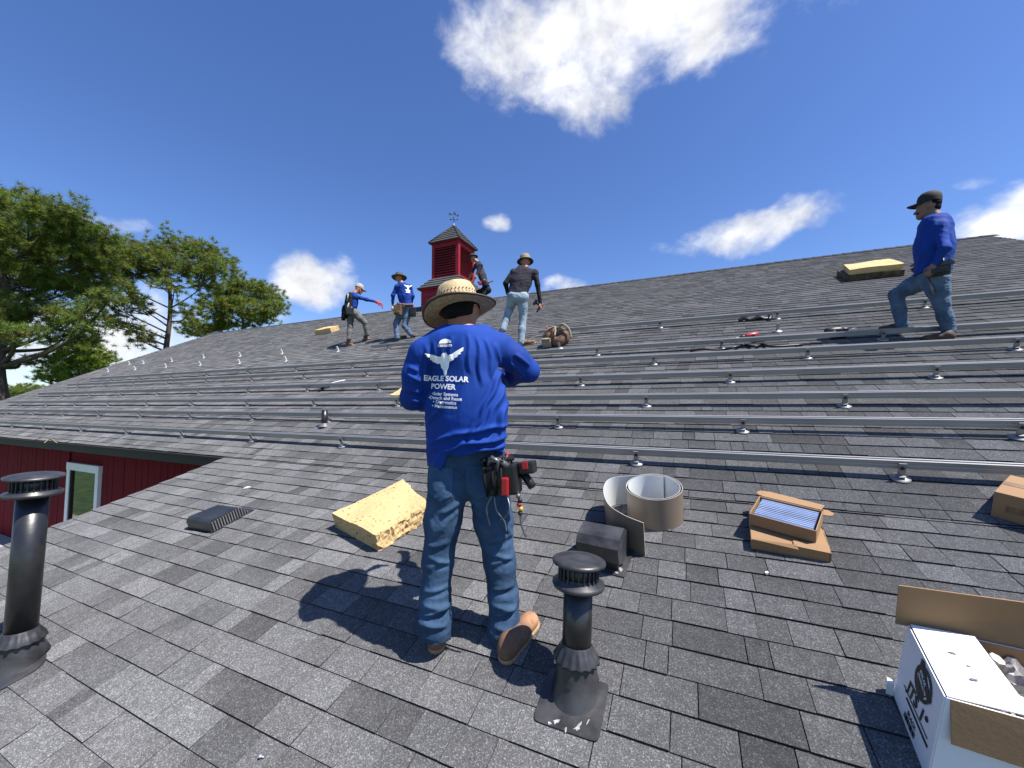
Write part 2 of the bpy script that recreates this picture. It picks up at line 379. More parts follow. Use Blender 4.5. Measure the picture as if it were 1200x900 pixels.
# glazed door in the red wall
m_glass = bpy.data.materials.new('window_glass'); m_glass.use_nodes = True
p = m_glass.node_tree.nodes['Principled BSDF']; p.inputs['Base Color'].default_value = (.012, .014, .013, 1); p.inputs['Roughness'].default_value = .02; p.inputs['IOR'].default_value = 1.9; p.inputs['Specular IOR Level'].default_value = 1.0
_b = N(m_glass.node_tree, 'ShaderNodeBump', i_Strength=.02); _n = noise(m_glass.node_tree, N(m_glass.node_tree, 'ShaderNodeTexCoord').outputs['Object'], 1.2, 2); m_glass.node_tree.links.new(_n, _b.inputs['Height']); m_glass.node_tree.links.new(_b.outputs[0], p.inputs['Normal'])
X0, X1, Z0, Z1 = -11.4, -10.08, GZ + .07, -1.16
dr = MB(); dr.box((X0 + .1, 3.605, Z0 + .1), (X1 - .1, 3.618, Z1 - .1)); door = bpart(dr, 'glass_door', m_glass)
for lo_, hi_ in (((X0, 3.565, Z0), (X0 + .12, 3.622, Z1)), ((X1 - .12, 3.565, Z0), (X1, 3.622, Z1)), ((X0 - .01, 3.56, Z1 - .12), (X1 + .01, 3.6225, Z1 + .02)), ((X0 + .12, 3.57, Z0), (X1 - .12, 3.622, Z0 + .13))):
    d = MB(); d.box(lo_, hi_); bpart(d, 'frame', m_white, door)
d = MB(); d.box((X0 + .12, 3.578, Z0 + .13), (X0 + .17, 3.61, Z1 - .12)); bpart(d, 'stile', m_trim, door)
d = MB(); d.box((X1 - .17, 3.578, Z0 + .13), (X1 - .12, 3.61, Z1 - .12)); bpart(d, 'stile', m_trim, door)

# ------------------------------------------------------------------ cupola
CX, CZ = -7.72, ZR
m_red2 = mat('bright_barn_red', (.36, .018, .035), .6, 0, .12, 4, .2, 30, spec=.25)
cu = empty('cupola', Vector((CX, YR, CZ)), 'red louvered cupola with pyramid shingle roof and weathervane on the ridge', 'cupola')
d = MB(); d.box((-.80, -.80, -.5), (.80, .80, .38)); d.build('base', m_red2, cu)
for z in (-.28, -.1, .08, .26):
    d = MB(); d.box((-.815, -.815, z), (.815, .815, z + .165)); d.build('siding_board', m_red2, cu)
def pyr(mb, h0, h1, z0, z1, n=6, th=.018):
    for sgn in range(4):
        R = Matrix.Rotation(sgn * math.pi / 2, 4, 'Z')
        for i in range(n):
            a, b = i / n, min(1, (i + 1.15) / n); w0 = h0 + (h1 - h0) * a; w1 = h0 + (h1 - h0) * b; za = z0 + (z1 - z0) * a; zb = z0 + (z1 - z0) * b
            mb.add([(-w0, -w0 - th * .3, za), (w0, -w0 - th * .3, za), (w1, -w1, zb), (-w1, -w1, zb), (-w0, -w0 - th * .6, za + th * 1.6), (w0, -w0 - th * .6, za + th * 1.6)], [(4, 5, 2, 3), (0, 1, 5, 4)], False, R)
d = MB(); d.box((-.90, -.90, .34), (.90, .90, .375)); d.build('skirt_trim', m_red2, cu)
d = MB(); pyr(d, .92, .56, .375, .80, 4); o = d.build('skirt_roof', m_sh, cu); attr(o.data, 'tone', np.full((len(o.data.vertices), 3), .075))
d = MB(); d.box((-.5, -.5, .6), (.5, .5, 2.0)); d.build('core', m_black, cu)
for sx in (-1, 1):
    for sy in (-1, 1):
        d = MB(); d.box((min(sx * .56, sx * .44), min(sy * .56, sy * .44), .72), (max(sx * .56, sx * .44), max(sy * .56, sy * .44), 2.06)); d.build('corner_post', m_red2, cu)
for k in range(4):
    R = Matrix.Rotation(k * math.pi / 2, 4, 'Z')
    for z0, z1 in ((.70, .86), (1.9, 2.07)):
        d = MB(); d.box((-.439, -.548, z0), (.439, -.47, z1), R); d.build('rail', m_red2, cu)
    for i in range(11):
        z = .89 + i * .093
        d = MB(); T = R @ Matrix.Translation((0, -.525, z + .03)) @ Matrix.Rotation(math.radians(38), 4, 'X'); d.box((-.438, -.045, -.009), (.438, .045, .009), T); d.build('louver_slat', m_red2, cu)
d = MB(); d.box((-.61, -.61, 2.05), (.61, .61, 2.09)); d.build('eave_trim', m_red2, cu)
d = MB(); pyr(d, .645, .02, 2.075, 2.86, 7, .022); o = d.build('roof', m_sh, cu); attr(o.data, 'tone', np.full((len(o.data.vertices), 3), .09))
for k in range(4):
    s1, s2 = ((-1, -1), (1, -1), (1, 1), (-1, 1))[k]; d = MB(); d.tube([(s1 * .65, s2 * .65, 2.10), (s1 * .02, s2 * .02, 2.88)], .028, 6); d.build('hip_cap', m_trim, cu)
m_cop = mat('weathered_copper', (.22, .30, .26), .6, .3)
d = MB(); d.lathe([(.07, 2.84), (.05, 2.9), (.02, 2.95), (.012, 3.0)], 12); d.build('finial', m_cop, cu)
va = MB(); va.tube([(0, 0, 0), (0, 0, .47)], .012, 6); vane = va.build('weathervane', m_black, cu); vane.location = (0, 0, 2.95); vane.scale = (.62, .62, .9)
d = MB(); d.lathe([(.0, .05), (.035, .08), (.0, .12)], 10, close=False); d.build('ball', m_black, vane)
for ang in (0, math.pi / 2):
    R = Matrix.Rotation(ang + .4, 4, 'Z'); d = MB(); d.tube([(-.2, 0, .19), (.2, 0, .19)], .009, 5, R)
    for sg in (-1, 1): d.box((sg * .2 - .03, -.006, .16), (sg * .2 + .03, .006, .22), R)
    d.build('compass_arm', m_black, vane)
d = MB(); R = Matrix.Rotation(.9, 4, 'Z') @ Matrix.Translation((0, 0, .38)); d.tube([(-.26, 0, 0), (.26, 0, .02)], .01, 5, R); d.prism([(-.3, -.07), (-.14, 0), (-.3, .07)], -.005, .005, R @ Matrix.Rotation(math.pi / 2, 4, 'X'))
d.prism([(.2, -.05), (.34, .02), (.2, .08)], -.005, .005, R @ Matrix.Rotation(math.pi / 2, 4, 'X')); d.prism([(-.08, .0), (.1, .0), (.13, .12), (.06, .1), (.02, .17), (-.03, .08)], -.005, .005, R @ Matrix.Rotation(math.pi / 2, 4, 'X')); d.build('arrow', m_black, vane)

# ------------------------------------------------------------------ solar mounting rails
RAILS = [(.41, -18.5, 5.8, 0, 'nearest the porch roof'), (1.0, -18.3, 5.8, 1, 'second up from the porch roof'), (1.5, -18.4, 5.8, 0, 'third up from the porch roof'),
         (2.1, -18.3, 5.8, 1, 'fourth up from the porch roof'), (2.76, -18.2, 5.8, 0, 'fifth up from the porch roof'), (3.26, -18.0, 5.8, 1, 'sixth up, just below the power tools'), (4.52, -2.65, 5.8, 0, 'topmost, above the power tools'),
         (4.45, -6.9, -5.1, 1, 'short loose length by the far workers')]
m_foot = mat('dull_zinc', (.36, .36, .36), .5, .5)
def foot(parent, x, name='rail_foot', withrail=True):
    f = MB(); f.lathe([(.055, .010), (.053, .015), (.03, .021), (.016, .028), (.0, .03)], 16, Matrix.Translation((x, -.045, 0)), close=False)
    o = f.build(name, m_foot, parent)
    b = MB(); b.box((x - .02, -.048, .034), (x + .02, -.042, .125)); b.box((x - .02, -.075, .03), (x + .02, -.042, .037)); b.build('bracket', m_foot, o)
    b = MB(); b.lathe([(.013, -.012), (.013, .0), (.007, .004)], 6, Matrix.Translation((x, -.052, .09)) @ Matrix.Rotation(math.pi / 2, 4, 'X')); b.build('bolt', m_black, o)
    return o
PROF = [(-.018, .068), (.018, .068), (.018, .128), (.008, .128), (.008, .121), (-.008, .121), (-.008, .128), (-.018, .128), (-.018, .106), (-.0165, .104), (-.0165, .094), (-.018, .092)]
for s, x0, x1, ph, wh in RAILS:
    org = mp((x0 + x1) / 2, s + .02); Mx = frame(org, NM); hw = (x1 - x0) / 2
    rl = empty('mounting_rail', Mx, ('long ' if x1 - x0 > 3 else '') + 'silver aluminium mounting rail, ' + wh, 'rail', 'solar mounting rails across the main roof')
    b = MB(); b.prism(PROF, -hw, hw, Matrix(((0, 0, 1, 0), (1, 0, 0, 0), (0, 1, 0, 0), (0, 0, 0, 1)))); b.build('rail_beam', m_alu, rl)
    x = -.41 + (.85 if ph else 0) - 1.705 * 20
    while x < x1 - .1:
        if x > x0 + .1: foot(rl, x - org.x)
        x += 1.705
    for jx in (x0 + 5.2 + ph * 1.3, x0 + 10.4 + ph * 1.3, x0 + 15.6 + ph * 1.3):
        if jx < x1 - 1: b = MB(); b.box((jx - org.x - .1, -.0225, .075), (jx - org.x + .1, -.0182, .118)); b.build('splice_plate', m_alu, rl)
m_flash = mat('mill_flashing', (.6, .6, .6), .4, .8)
k = 0
for px, py in ((127.6, 435.6), (152.5, 427.2), (159.3, 433.4), (169, 426.2), (195.4, 430.6), (202.3, 423.8), (235.6, 428.4), (239.6, 419.7), (282.3, 417.8), (281.6, 426.2), (331.4, 414.7), (336, 423.4), (397, 412)):
    q = ma(px, py); mt = empty('roof_mount', frame(q, NM), 'bare aluminium roof mount without a rail, left of the red glove worker', 'mount', 'bare roof mounts waiting for rails')
    b = MB(); b.box((-.05, -.07, .009), (.05, .06, .011)); b.build('flashing_plate', m_sh if False else m_alu, mt)
    b = MB(); b.box((-.025, -.008, .011), (.025, .004, .14)); b.box((-.025, -.05, .011), (.025, .0, .02)); b.build('bracket', m_white, mt)
for px, py, lb in ((1110, 376, 'bare aluminium roof mount behind the worker in the black cap'), (911, 389, 'bare aluminium roof mount beside the red drill on the roof'), (656, 409, 'small aluminium roof mount in front of the leather tool bag')):
    q = ma(px, py); mt = empty('roof_mount', frame(q, NM), lb, 'mount')
    b = MB(); b.lathe([(.062, .010), (.06, .016), (.035, .024), (.018, .034), (0, .036)], 16, close=False); b.build('flashing_plate', m_alu, mt); b = MB(); b.box((-.02, -.006, .03), (.02, .0, .125)); b.build('bracket', m_alu, mt)
# ------------------------------------------------------------------ roof vents and pipes
m_pipe = mat('black_painted_metal', (.012, .012, .013), .34, 0, .35, 6, .25, 14, spec=.6, col2=(.022, .022, .024))
m_pipe2 = mat('weathered_black_metal', (.030, .030, .032), .42, 0, .35, 8, .35, 10, spec=.6, col2=(.05, .05, .055))
def vent_pipe(base, h, r, tilt, label, skirt=.17):
    Mw = Matrix.Translation(base) @ Matrix.Rotation(tilt[0], 4, 'Y') @ Matrix.Rotation(tilt[1], 4, 'X')
    rt = empty('vent_pipe', Mw, label, 'vent pipe')
    Rn = Mw.inverted().to_3x3().to_4x4() @ frame(Vector((0, 0, 0)), NL).to_3x3().to_4x4()
    f = MB(); pw_ = 2.2 if skirt > .15 else 14.0; f.prism([(skirt * math.copysign(abs(math.cos(a)) ** (2 / pw_), math.cos(a)), (1.25 if math.sin(a) < 0 else .55) * skirt * math.copysign(abs(math.sin(a)) ** (2 / pw_), math.sin(a))) for a in [2 * math.pi * (i + .5) / 48 for i in range(48)]], .008, .012, Rn)
    pl = f.build('base_flashing', m_pipe2, rt)
    def wr(q, a): return q
    f = MB()
    # cone that rises from the sloped plate to the plumb pipe
    n = 28; V = []; F = []
    for j, (rr, zz) in enumerate(((r * 1.6, None), (r * 1.52, .05), (r * 1.38, .11), (r * 1.1, .15))):
        for i in range(n):
            a = 2 * math.pi * i / n; x, y = rr * math.cos(a), rr * math.sin(a)
            if zz is None:
                q = Rn @ Vector((x, y * 1.05, .012))
            else: q = Vector((x, y + (.02 if zz < .1 else 0), zz))
            V.append(q)
    for j in range(3):
        for i in range(n): F.append((j * n + i, j * n + (i + 1) % n, (j + 1) * n + (i + 1) % n, (j + 1) * n + i))
    f.add(V, F, True); f.build('cone', m_pipe2, pl)
    f = MB(); f.lathe([(r, .1), (r, h)], 32); f.build('pipe', m_pipe, rt)
    # pleated storm collar
    def pleat(q, a):
        k = 1 + (.035 if int(a / (2 * math.pi) * 64 + .5) % 4 < 2 else -.04) * min(1, max(0, (math.hypot(q[0], q[1]) / r - 1.05) * 5)); return (q[0] * k, q[1] * k, q[2])
    f = MB(); f.lathe([(r * 1.01, .195), (r * 1.06, .19), (r * 1.14, .18), (r * 1.28, .165), (r * 1.55, .138), (r * 1.55, .130), (r * 1.28, .155), (r * 1.02, .175)], 64, warp=pleat, close=False); f.build('storm_collar', m_pipe2, rt)
    # louvred cap
    f = MB(); f.lathe([(r, h - .005), (r * 1.75, h + .0), (r * 1.82, h + .008), (r * 1.8, h + .018), (r * 1.28, h + .03), (r * 1.3, h + .04)], 36, close=False); f.build('lower_ring', m_pipe2, rt)
    f = MB(); f.lathe([(r * 1.28, h + .02), (r * 1.28, h + .1)], 36)
    f.build('cap_neck', m_pipe, rt)
    cap = MB(); cap.lathe([(r * 1.76, h + .090), (r * 1.85, h + .092), (r * 1.85, h + .102), (r * 1.66, h + .108), (r * 1.2, h + .114), (r * .5, h + .118), (.001, h + .119)], 36, close=False); cp = cap.build('cap', m_pipe2, rt)
    f = MB()
    for i in range(24):
        a = 2 * math.pi * i / 24; f.box((r * 1.3, -.0025, h + .028), (r * 1.42, .0025, h + .092), Matrix.Rotation(a, 4, 'Z'))
    f.build('vane', m_pipe2, cp)
    return rt
vent_pipe(lo(21, 780), .90, .061, (math.radians(3.4), 0), 'tall black vent pipe with mushroom cap near the glass door', .17)
cv = vent_pipe(lo(674, 812), .415, .059, (math.radians(1.5), math.radians(-3)), 'short black vent pipe with mushroom cap beside the worker in the straw hat', .125)
m_scr = mat('scraped_bare_metal', (.42, .42, .42), .6, .1, .4, 60)
Rn = cv.matrix_world.inverted().to_3x3().to_4x4() @ frame(Vector((0, 0, 0)), NL).to_3x3().to_4x4()
def blob(cx, cy, rx, ry, n=9, ang=0):
    return [(cx + (rx * math.cos(a) * math.cos(ang) - ry * math.sin(a) * math.sin(ang)) * w, cy + (rx * math.cos(a) * math.sin(ang) + ry * math.sin(a) * math.cos(ang)) * w) for a, w in ((2 * math.pi * i / n, random.uniform(.35, 1.3)) for i in range(n))]
for bx_ in ((-.035, -.135, .014, .009, .3), (.045, -.128, .009, .022, -.6), (.005, -.155, .006, .011, 0), (-.06, -.15, .008, .005, 0), (.075, -.1, .005, .012, -.4)):
    f = MB(); f.prism(blob(bx_[0], bx_[1], bx_[2], bx_[3], 9, bx_[4]), .0115, .0135, Rn); f.build('scrape', m_scr, cv)
# bathroom vent hood behind the short pipe
hv = empty('hood_vent', frame(lo(708, 655), NL, math.radians(-6)) @ Matrix.Diagonal((1.15, 1.25, 1.3, 1)), 'square black metal hood vent between the short pipe and the flashing coil', 'vent')
f = MB(); f.box((-.13, -.10, .008), (.13, .24, .011)); f.build('base_flashing', m_pipe2, hv)
f = MB()
poly = [(-.10, .11), (-.10, .03), (-.085, .014), (.17, .014), (.17, .03), (.02, .135), (-.02, .145), (-.08, .14)]
f.add([(-.105, y, z) for y, z in [(-.085, .055), (-.095, .13), (-.06, .155), (.03, .16), (.19, .03), (.19, .012), (-.02, .012)]] + [(.105, y, z) for y, z in [(-.085, .055), (-.095, .13), (-.06, .155), (.03, .16), (.19, .03), (.19, .012), (-.02, .012)]],
      [(0, 1, 2, 3, 4, 5, 6), (13, 12, 11, 10, 9, 8, 7)] + [(i, i + 7, (i + 1) % 7 + 7, (i + 1) % 7) for i in range(7)]); f.build('hood', m_pipe2, hv)
f = MB(); f.box((-.095, -.07, .012), (.095, -.03, .055)); f.build('throat', m_pipe, hv)
for bx_ in ((.10, -.06, .012, .02, .3), (.085, -.085, .015, .006, 0)):
    f = MB(); f.prism(blob(*bx_[:4], 9, bx_[4]), .0112, .013); f.build('scrape', m_scr, hv)
# low box vent on the left
m_plast = mat('dark_grey_plastic', (.022, .023, .026), .35, 0, .2, 5, .1, 20, col2=(.034, .035, .04))
bv = empty('slant_vent', frame(lo(260, 610), NL, math.radians(2)) @ Matrix.Diagonal((.8, .74, 1, 1)), 'low dark plastic box vent with slatted open side on the porch roof', 'vent')
f = MB(); f.box((-.225, -.24, .006), (.20, .25, .010)); f.build('base_flashing', m_plast, bv)
prof = [(-.225, .012), (-.23, .075), (-.215, .098), (-.185, .11), (.12, .085), (.20, .012)]
f = MB(); f.add([(-.2, y, z) for y, z in prof] + [(.17, y, z) for y, z in prof], [(0, 1, 2, 3, 4, 5), (11, 10, 9, 8, 7, 6)] + [(i, i + 6, (i + 1) % 6 + 6, (i + 1) % 6) for i in range(6)]); f.build('hood', m_plast, bv)
m_lg = mat('light_grey_plastic', (.16, .16, .165), .5)
for i in range(14):
    y = -.20 + i * .029; zt = .1 if y < .1 else .1 - (y - .1) * .8
    if zt > .025: f = MB(); f.box((.171, y, .012), (.182, y + .012, zt - .012)); f.build('grille_slat', m_lg, bv)
# plumbing stack on the main roof
ps = empty('plumbing_pipe', frame(ma(380, 501), NM), 'small black plumbing pipe standing on the main roof between two rails', 'pipe')
f = MB(); Rn2 = frame(Vector((0, 0, 0)), NM).inverted(); f.tube([Rn2 @ Vector((0, 0, 0)), Rn2 @ Vector((0, 0, .24))], .04, 16); f.build('pipe', m_pipe, ps)
f = MB(); f.box((-.16, -.15, .009), (.16, .2, .012)); f.lathe([(.075, .012), (.05, .05), (.043, .06)], 20, Rn2, close=False); f.build('boot_flashing', m_lg, ps)

# ------------------------------------------------------------------ foam blocks
m_foam = mat('yellow_foam', (.70, .49, .23), .95, 0, .06, 6, .22, 90, fine=.10, fscale=60)
m_foamd = mat('dark_foam', (.10, .07, .035), .95, 0, .4, 12)
def foam(top, h, label, org, n, rz=0.0, group=None, seed=1, specks=True, under=None, cell=.02):
    """top: four local (x, y) corners, uneven; a block of torn foam"""
    rr = np.random.default_rng(seed)
    rt = empty('foam_block', frame(org, n, rz), label, 'foam block', group)
    a, b, c, e = [np.array(q) for q in top]; nu = max(6, int(np.linalg.norm(b - a) / cell)); nv = max(5, int(np.linalg.norm(e - a) / cell)); nw = max(3, int(h / cell))
    V = []; idx = {}; F = []
    def P(i, j, k):
        key = (i, j, k)
        if key in idx: return idx[key]
        u, v, w = i / nu, j / nv, k / nw
        q = (a * (1 - u) + b * u) * (1 - v) + (e * (1 - u) + c * u) * v
        ed = 1.0 if (i in (0, nu) or j in (0, nv)) else .25
        rag = .010 if (i == nu or j == nv) else .002
        q = q + rr.normal(0, 1, 2) * rag * ed * .5
        z = .012 + (h - .012) * w + (rr.normal(0, .0012) if k else 0) + .006 * math.sin(u * 7 + v * 4 + seed)
        if k == 0: z = .01
        idx[key] = len(V); V.append((q[0], q[1], z)); return idx[key]
    for i in range(nu):
        for j in range(nv): F.append((P(i, j, nw), P(i + 1, j, nw), P(i + 1, j + 1, nw), P(i, j + 1, nw))); F.append((P(i, j, 0), P(i, j + 1, 0), P(i + 1, j + 1, 0), P(i + 1, j, 0)))
    for k in range(nw):
        for i in range(nu): F.append((P(i, 0, k), P(i + 1, 0, k), P(i + 1, 0, k + 1), P(i, 0, k + 1))); F.append((P(i, nv, k), P(i, nv, k + 1), P(i + 1, nv, k + 1), P(i + 1, nv, k)))
        for j in range(nv): F.append((P(0, j, k), P(0, j, k + 1), P(0, j + 1, k + 1), P(0, j + 1, k))); F.append((P(nu, j, k), P(nu, j + 1, k), P(nu, j + 1, k + 1), P(nu, j, k + 1)))
    f = MB(); f.add(V, F); f.build('block', m_foam, rt)
    if specks:
        f = MB()
        for _ in range(60):
            u, v = rr.random(2); 
            if rr.random() < .5: u = rr.choice([rr.random() * .25, 1 - rr.random() * .2]); 
            q = (a * (1 - u) + b * u) * (1 - v) + (e * (1 - u) + c * u) * v; z = h + .006 * math.sin(u * 7 + v * 4 + seed)
            s = rr.uniform(.001, .004); an = rr.uniform(0, 3)
            f.add([(q[0] + math.cos(an) * s * 2.2, q[1] + math.sin(an) * s * 2.2, z + .004), (q[0] - math.sin(an) * s, q[1] + math.cos(an) * s, z + .004), (q[0] - math.cos(an) * s * 2.2, q[1] - math.sin(an) * s * 2.2, z + .004), (q[0] + math.sin(an) * s, q[1] - math.cos(an) * s, z + .004), (q[0], q[1], z - .004)], [(0, 1, 2, 3), (0, 4, 1), (1, 4, 2), (2, 4, 3), (3, 4, 0)])
        for _ in range(40):
            w = rr.random(); zz = .02 + rr.random() * (h - .03); q = a * (1 - w) + b * w; tn = (b - a) / np.linalg.norm(b - a); s = rr.uniform(.002, .006); hh = rr.uniform(.003, .014)
            nn = np.array([tn[1], -tn[0]]) * .004
            f.add([(q[0] - tn[0] * s + nn[0], q[1] - tn[1] * s + nn[1], zz), (q[0] + tn[0] * s + nn[0], q[1] + tn[1] * s + nn[1], zz - s), (q[0] + tn[0] * s * .6 + nn[0], q[1] + tn[1] * s * .6 + nn[1], zz + hh), (q[0] - tn[0] * s * .7 + nn[0], q[1] - tn[1] * s * .7 + nn[1], zz + hh)], [(0, 1, 2, 3)])
        tag(f.build('dark_pits', m_foamd, rt), kind='stuff')
    if under:
        f = MB(); f.box(under[0], under[1], bev=.006); f.build('dark_lower_block', m_foamd, rt)  # darker block around the lower part of the slab
    return rt
def loc2(p, org, M): q = M.inverted() @ p; return (q.x, q.y)
org = lo(443, 650); Mf = frame(org, NL); hh = .135
foam([loc2(lo(389, 601, hh), org, Mf), loc2(lo(440, 627, hh), org, Mf), loc2(lo(503, 590, hh), org, Mf), loc2(lo(472, 562, hh), org, Mf)], hh, 'large yellow foam block with ragged edges on the porch roof beside the straw hat worker', org, NL, seed=3)
q1, q2 = ma(994, 330), ma(1062, 326); foam([(0, 0), ((q2 - q1).length, .03), ((q2 - q1).length, .62), (.06, .55)], .22, 'pale foam slab with a dark lower part high on the main roof near the ridge', q1, NM, seed=5, specks=False, under=((-.03, -.02, .008), ((q2 - q1).length + .01, .56, .12)), cell=.05)
q1, q2 = ma(369, 393), ma(394, 384); foam([(0, 0), (.62, .12), (.66, .46), (.05, .36)], .17, 'small pale foam block on the main roof left of the red glove worker', ma(370, 393), NM, seed=8, specks=False, cell=.05)
foam([(0, 0), (.3, -.03), (.3, .28), (.02, .3)], .09, 'little foam block half hidden behind the straw hat worker\'s elbow', ma(459, 469), NM, seed=9, specks=False, cell=.03)

# ------------------------------------------------------------------ tan metal flashing coil
def coil_mat():
    m = bpy.data.materials.new('painted_coil'); m.use_nodes = True; t = m.node_tree; p = t.nodes['Principled BSDF']
    g_ = N(t, 'ShaderNodeAttribute', attribute_name='side'); mx_ = N(t, 'ShaderNodeMix', data_type='RGBA')
    nn = noise(t, N(t, 'ShaderNodeTexCoord').outputs['Object'], 8, 4); a = M_(t, 'MULTIPLY', nn, .0)
    t.links.new(g_.outputs['Fac'], mx_.inputs['Factor']); mx_.inputs['A'].default_value = (.20, .155, .115, 1); mx_.inputs['B'].default_value = (.66, .68, .68, 1)
    t.links.new(mx_.outputs['Result'], p.inputs['Base Color']); p.inputs['Roughness'].default_value = .38; p.inputs['Metallic'].default_value = .15
    rm = N(t, 'ShaderNodeMapRange'); t.links.new(nn, rm.inputs['Value']); rm.inputs['To Min'].default_value = .3; rm.inputs['To Max'].default_value = .46; t.links.new(rm.outputs[0], p.inputs['Roughness'])
    return m
co = lo(765, 607); co = Vector((-.225, 2.885, 0)); co.z = ZB + ML * (co.y - YB)
rt = empty('flashing_coil', frame(co, NL), 'coil of tan painted flashing metal standing with its loose tail uncurled', 'coil')
pts = []; hC = .225
turn = 2 * math.pi
def pol(r, a): return Vector((r * math.cos(a), r * math.sin(a), 0))
for i in range(0, 200):
    a = -i / 199 * turn * 2.6 - 1.2; r = .158 + .036 * (i / 199)
    pts.append(pol(r, -a))
# pts runs outward; continue into the tail
last = pts[-1]; aend = math.atan2(last.y, last.x)
tail_world = [lo(716, 560, hC), lo(707, 572, hC), lo(712, 590, hC), lo(730, 603, hC), lo(754, 613, hC)]
Mi = rt.matrix_world.inverted(); tl = [Mi @ q for q in tail_world]; tl = [Vector((q.x, q.y, 0)) for q in tl]
ctrl = [pts[-14], pts[-1]] + tl
pts = [p_ for p_ in pts[:-14]]
st = Mi @ lo(742, 553.5, hC); st = Vector((st.x, st.y, 0))
best = min(range(len(pts) - 80, len(pts)), key=lambda i: (pts[i] - st).length); pts = pts[:best + 1]
sm_ = catmull([pts[-8], pts[-1]] + tl, 14); pts = pts[:-8] + sm_
th = .0035
V = []; F = []; side = []
n = len(pts)
for i, p_ in enumerate(pts):
    t_ = (pts[min(i + 1, n - 1)] - pts[max(i - 1, 0)]).normalized(); nn = Vector((t_.y, -t_.x, 0))
    if i < len(pts) - 60 and nn.dot(p_) < 0: nn = -nn
    for s_, o_ in ((0, 0), (1, -th)):
        for z in (.006, hC): q = p_ + nn * o_; V.append((q.x, q.y, z)); side.append(0.0 if s_ == 0 else 1.0)
# keep the outer side consistent: outer = away from coil centre on the turns
for i in range(n - 1):
    a, b = i * 4, (i + 1) * 4
    F += [(a, b, b + 1, a + 1), (a + 2, a + 3, b + 3, b + 2), (a + 1, b + 1, b + 3, a + 3), (a, a + 2, b + 2, b)]
F += [(0, 1, 3, 2), ((n - 1) * 4, (n - 1) * 4 + 2, (n - 1) * 4 + 3, (n - 1) * 4 + 1)]
me = bpy.data.meshes.new('sheet'); me.from_pydata(V, [], F); me.polygons.foreach_set('use_smooth', [False] * len(F)); attr(me, 'side', np.array(side)[:, None].repeat(3, 1))
link('sheet', me, coil_mat(), rt)

# ------------------------------------------------------------------ cardboard
m_card = mat('cardboard', (.36, .215, .105), .85, 0, .05, 5, .15, 90)
m_cardd = mat('cardboard_edge', (.25, .15, .075), .9, 0, .3, 60, .2, 60)
m_wcard = mat('white_cardboard', (.74, .745, .76), .6, 0, .03, 5, .12, 12)
m_ink = mat('black_print', (.015, .015, .017), .6)
m_flash2 = mat('blue_film_flashing', (.12, .20, .44), .4, .2, .1, 4)
m_silver = mat('silver_edge', (.50, .55, .64), .4, .2)
def panel(mb, a, b, c, e, th=.005):
    a, b, c, e = [Vector(q) for q in (a, b, c, e)]; nn = (b - a).cross(e - a).normalized() * th
    mb.add([a, b, c, e, a + nn, b + nn, c + nn, e + nn], [(0, 3, 2, 1), (4, 5, 6, 7), (0, 1, 5, 4), (1, 2, 6, 5), (2, 3, 7, 6), (3, 0, 4, 7)]); return mb
def openbox(rt, x0, y0, x1, y1, h, m, inner=None, z0=.012):
    t = .005
    for nme, A_ in (('front_panel', ((x0, y0, z0), (x0, y0, h), (x1, y0, h), (x1, y0, z0))), ('back_panel', ((x0, y1 - t, z0), (x0, y1 - t, h), (x1, y1 - t, h), (x1, y1 - t, z0))),
                     ('side_panel', ((x0, y0 + t, z0), (x0, y1 - t, z0), (x0, y1 - t, h), (x0, y0 + t, h))), ('side_panel', ((x1 - t, y0 + t, z0), (x1 - t, y1 - t, z0), (x1 - t, y1 - t, h), (x1 - t, y0 + t, h)))):
        f = MB(); panel(f, *A_, th=t if nme != 'front_panel' and nme != 'back_panel' else -t); f.build(nme, m, rt)
    f = MB(); f.box((x0 + .006, y0 + .006, z0), (x1 - .006, y1 - .006, z0 + .004)); f.build('bottom_panel', m, rt)
# two small boxes, one on the other
A_ = lo(878, 601, .155); B_ = lo(957, 622, .155); rz = math.atan2((B_ - A_).dot(UL), (B_ - A_).x)
orgl = lo(880, 645); rz2 = math.atan2((lo(966, 660) - orgl).dot(UL), (lo(966, 660) - orgl).x)
b1 = empty('cardboard_box', frame(orgl, NL, rz2), 'crushed closed cardboard box lying under the open box of flashings', 'box')
f = MB(); f.box((0, 0, .01), (.355, .25, .072), bev=.004); f.build('carton', m_card, b1)
f = MB(); panel(f, (.20, -.002, .074), (.357, -.004, .066), (.357, .05, .079), (.2, .04, .079), .003); f.build('torn_flap', m_card, b1)
f = MB(); panel(f, (.01, -.003, .074), (.22, -.012, .062), (.21, .006, .078), (.01, .006, .078), .003); f.build('torn_flap', m_card, b1)
f = MB(); f.prism([(.352, .0), (.362, .0), (.366, .22), (.352, .24)], .014, .065); f.build('end_flap', m_cardd, b1)
orgu = A_ - NL * .073
b2 = empty('cardboard_box', frame(orgu, NL, rz), 'open cardboard box of blue film metal flashings, stacked on a crushed box', 'box')
w = (B_ - A_).length; dp = .235
openbox(b2, 0, 0, w, dp, .073, m_card, z0=.001)
f = MB(); panel(f, (.01, dp, .072), (w - .01, dp, .072), (w - .005, dp + .085, .060), (.03, dp + .09, .066), .004); f.build('top_flap', m_card, b2)
f = MB(); f.prism([(-.005, dp + .02), (.04, dp + .03), (.045, dp + .075), (.02, dp + .092), (-.012, dp + .085), (-.028, dp + .06), (-.025, dp + .035)], .062, .067); f.build('tuck_flap', m_card, b2)
f = MB(); f.prism([(w - .005, dp + .0), (w + .03, dp + .01), (w + .045, dp + .03), (w + .04, dp + .055), (w + .01, dp + .07), (w - .008, dp + .068)], .040, .045); f.build('tuck_flap', m_card, b2)
fl = None
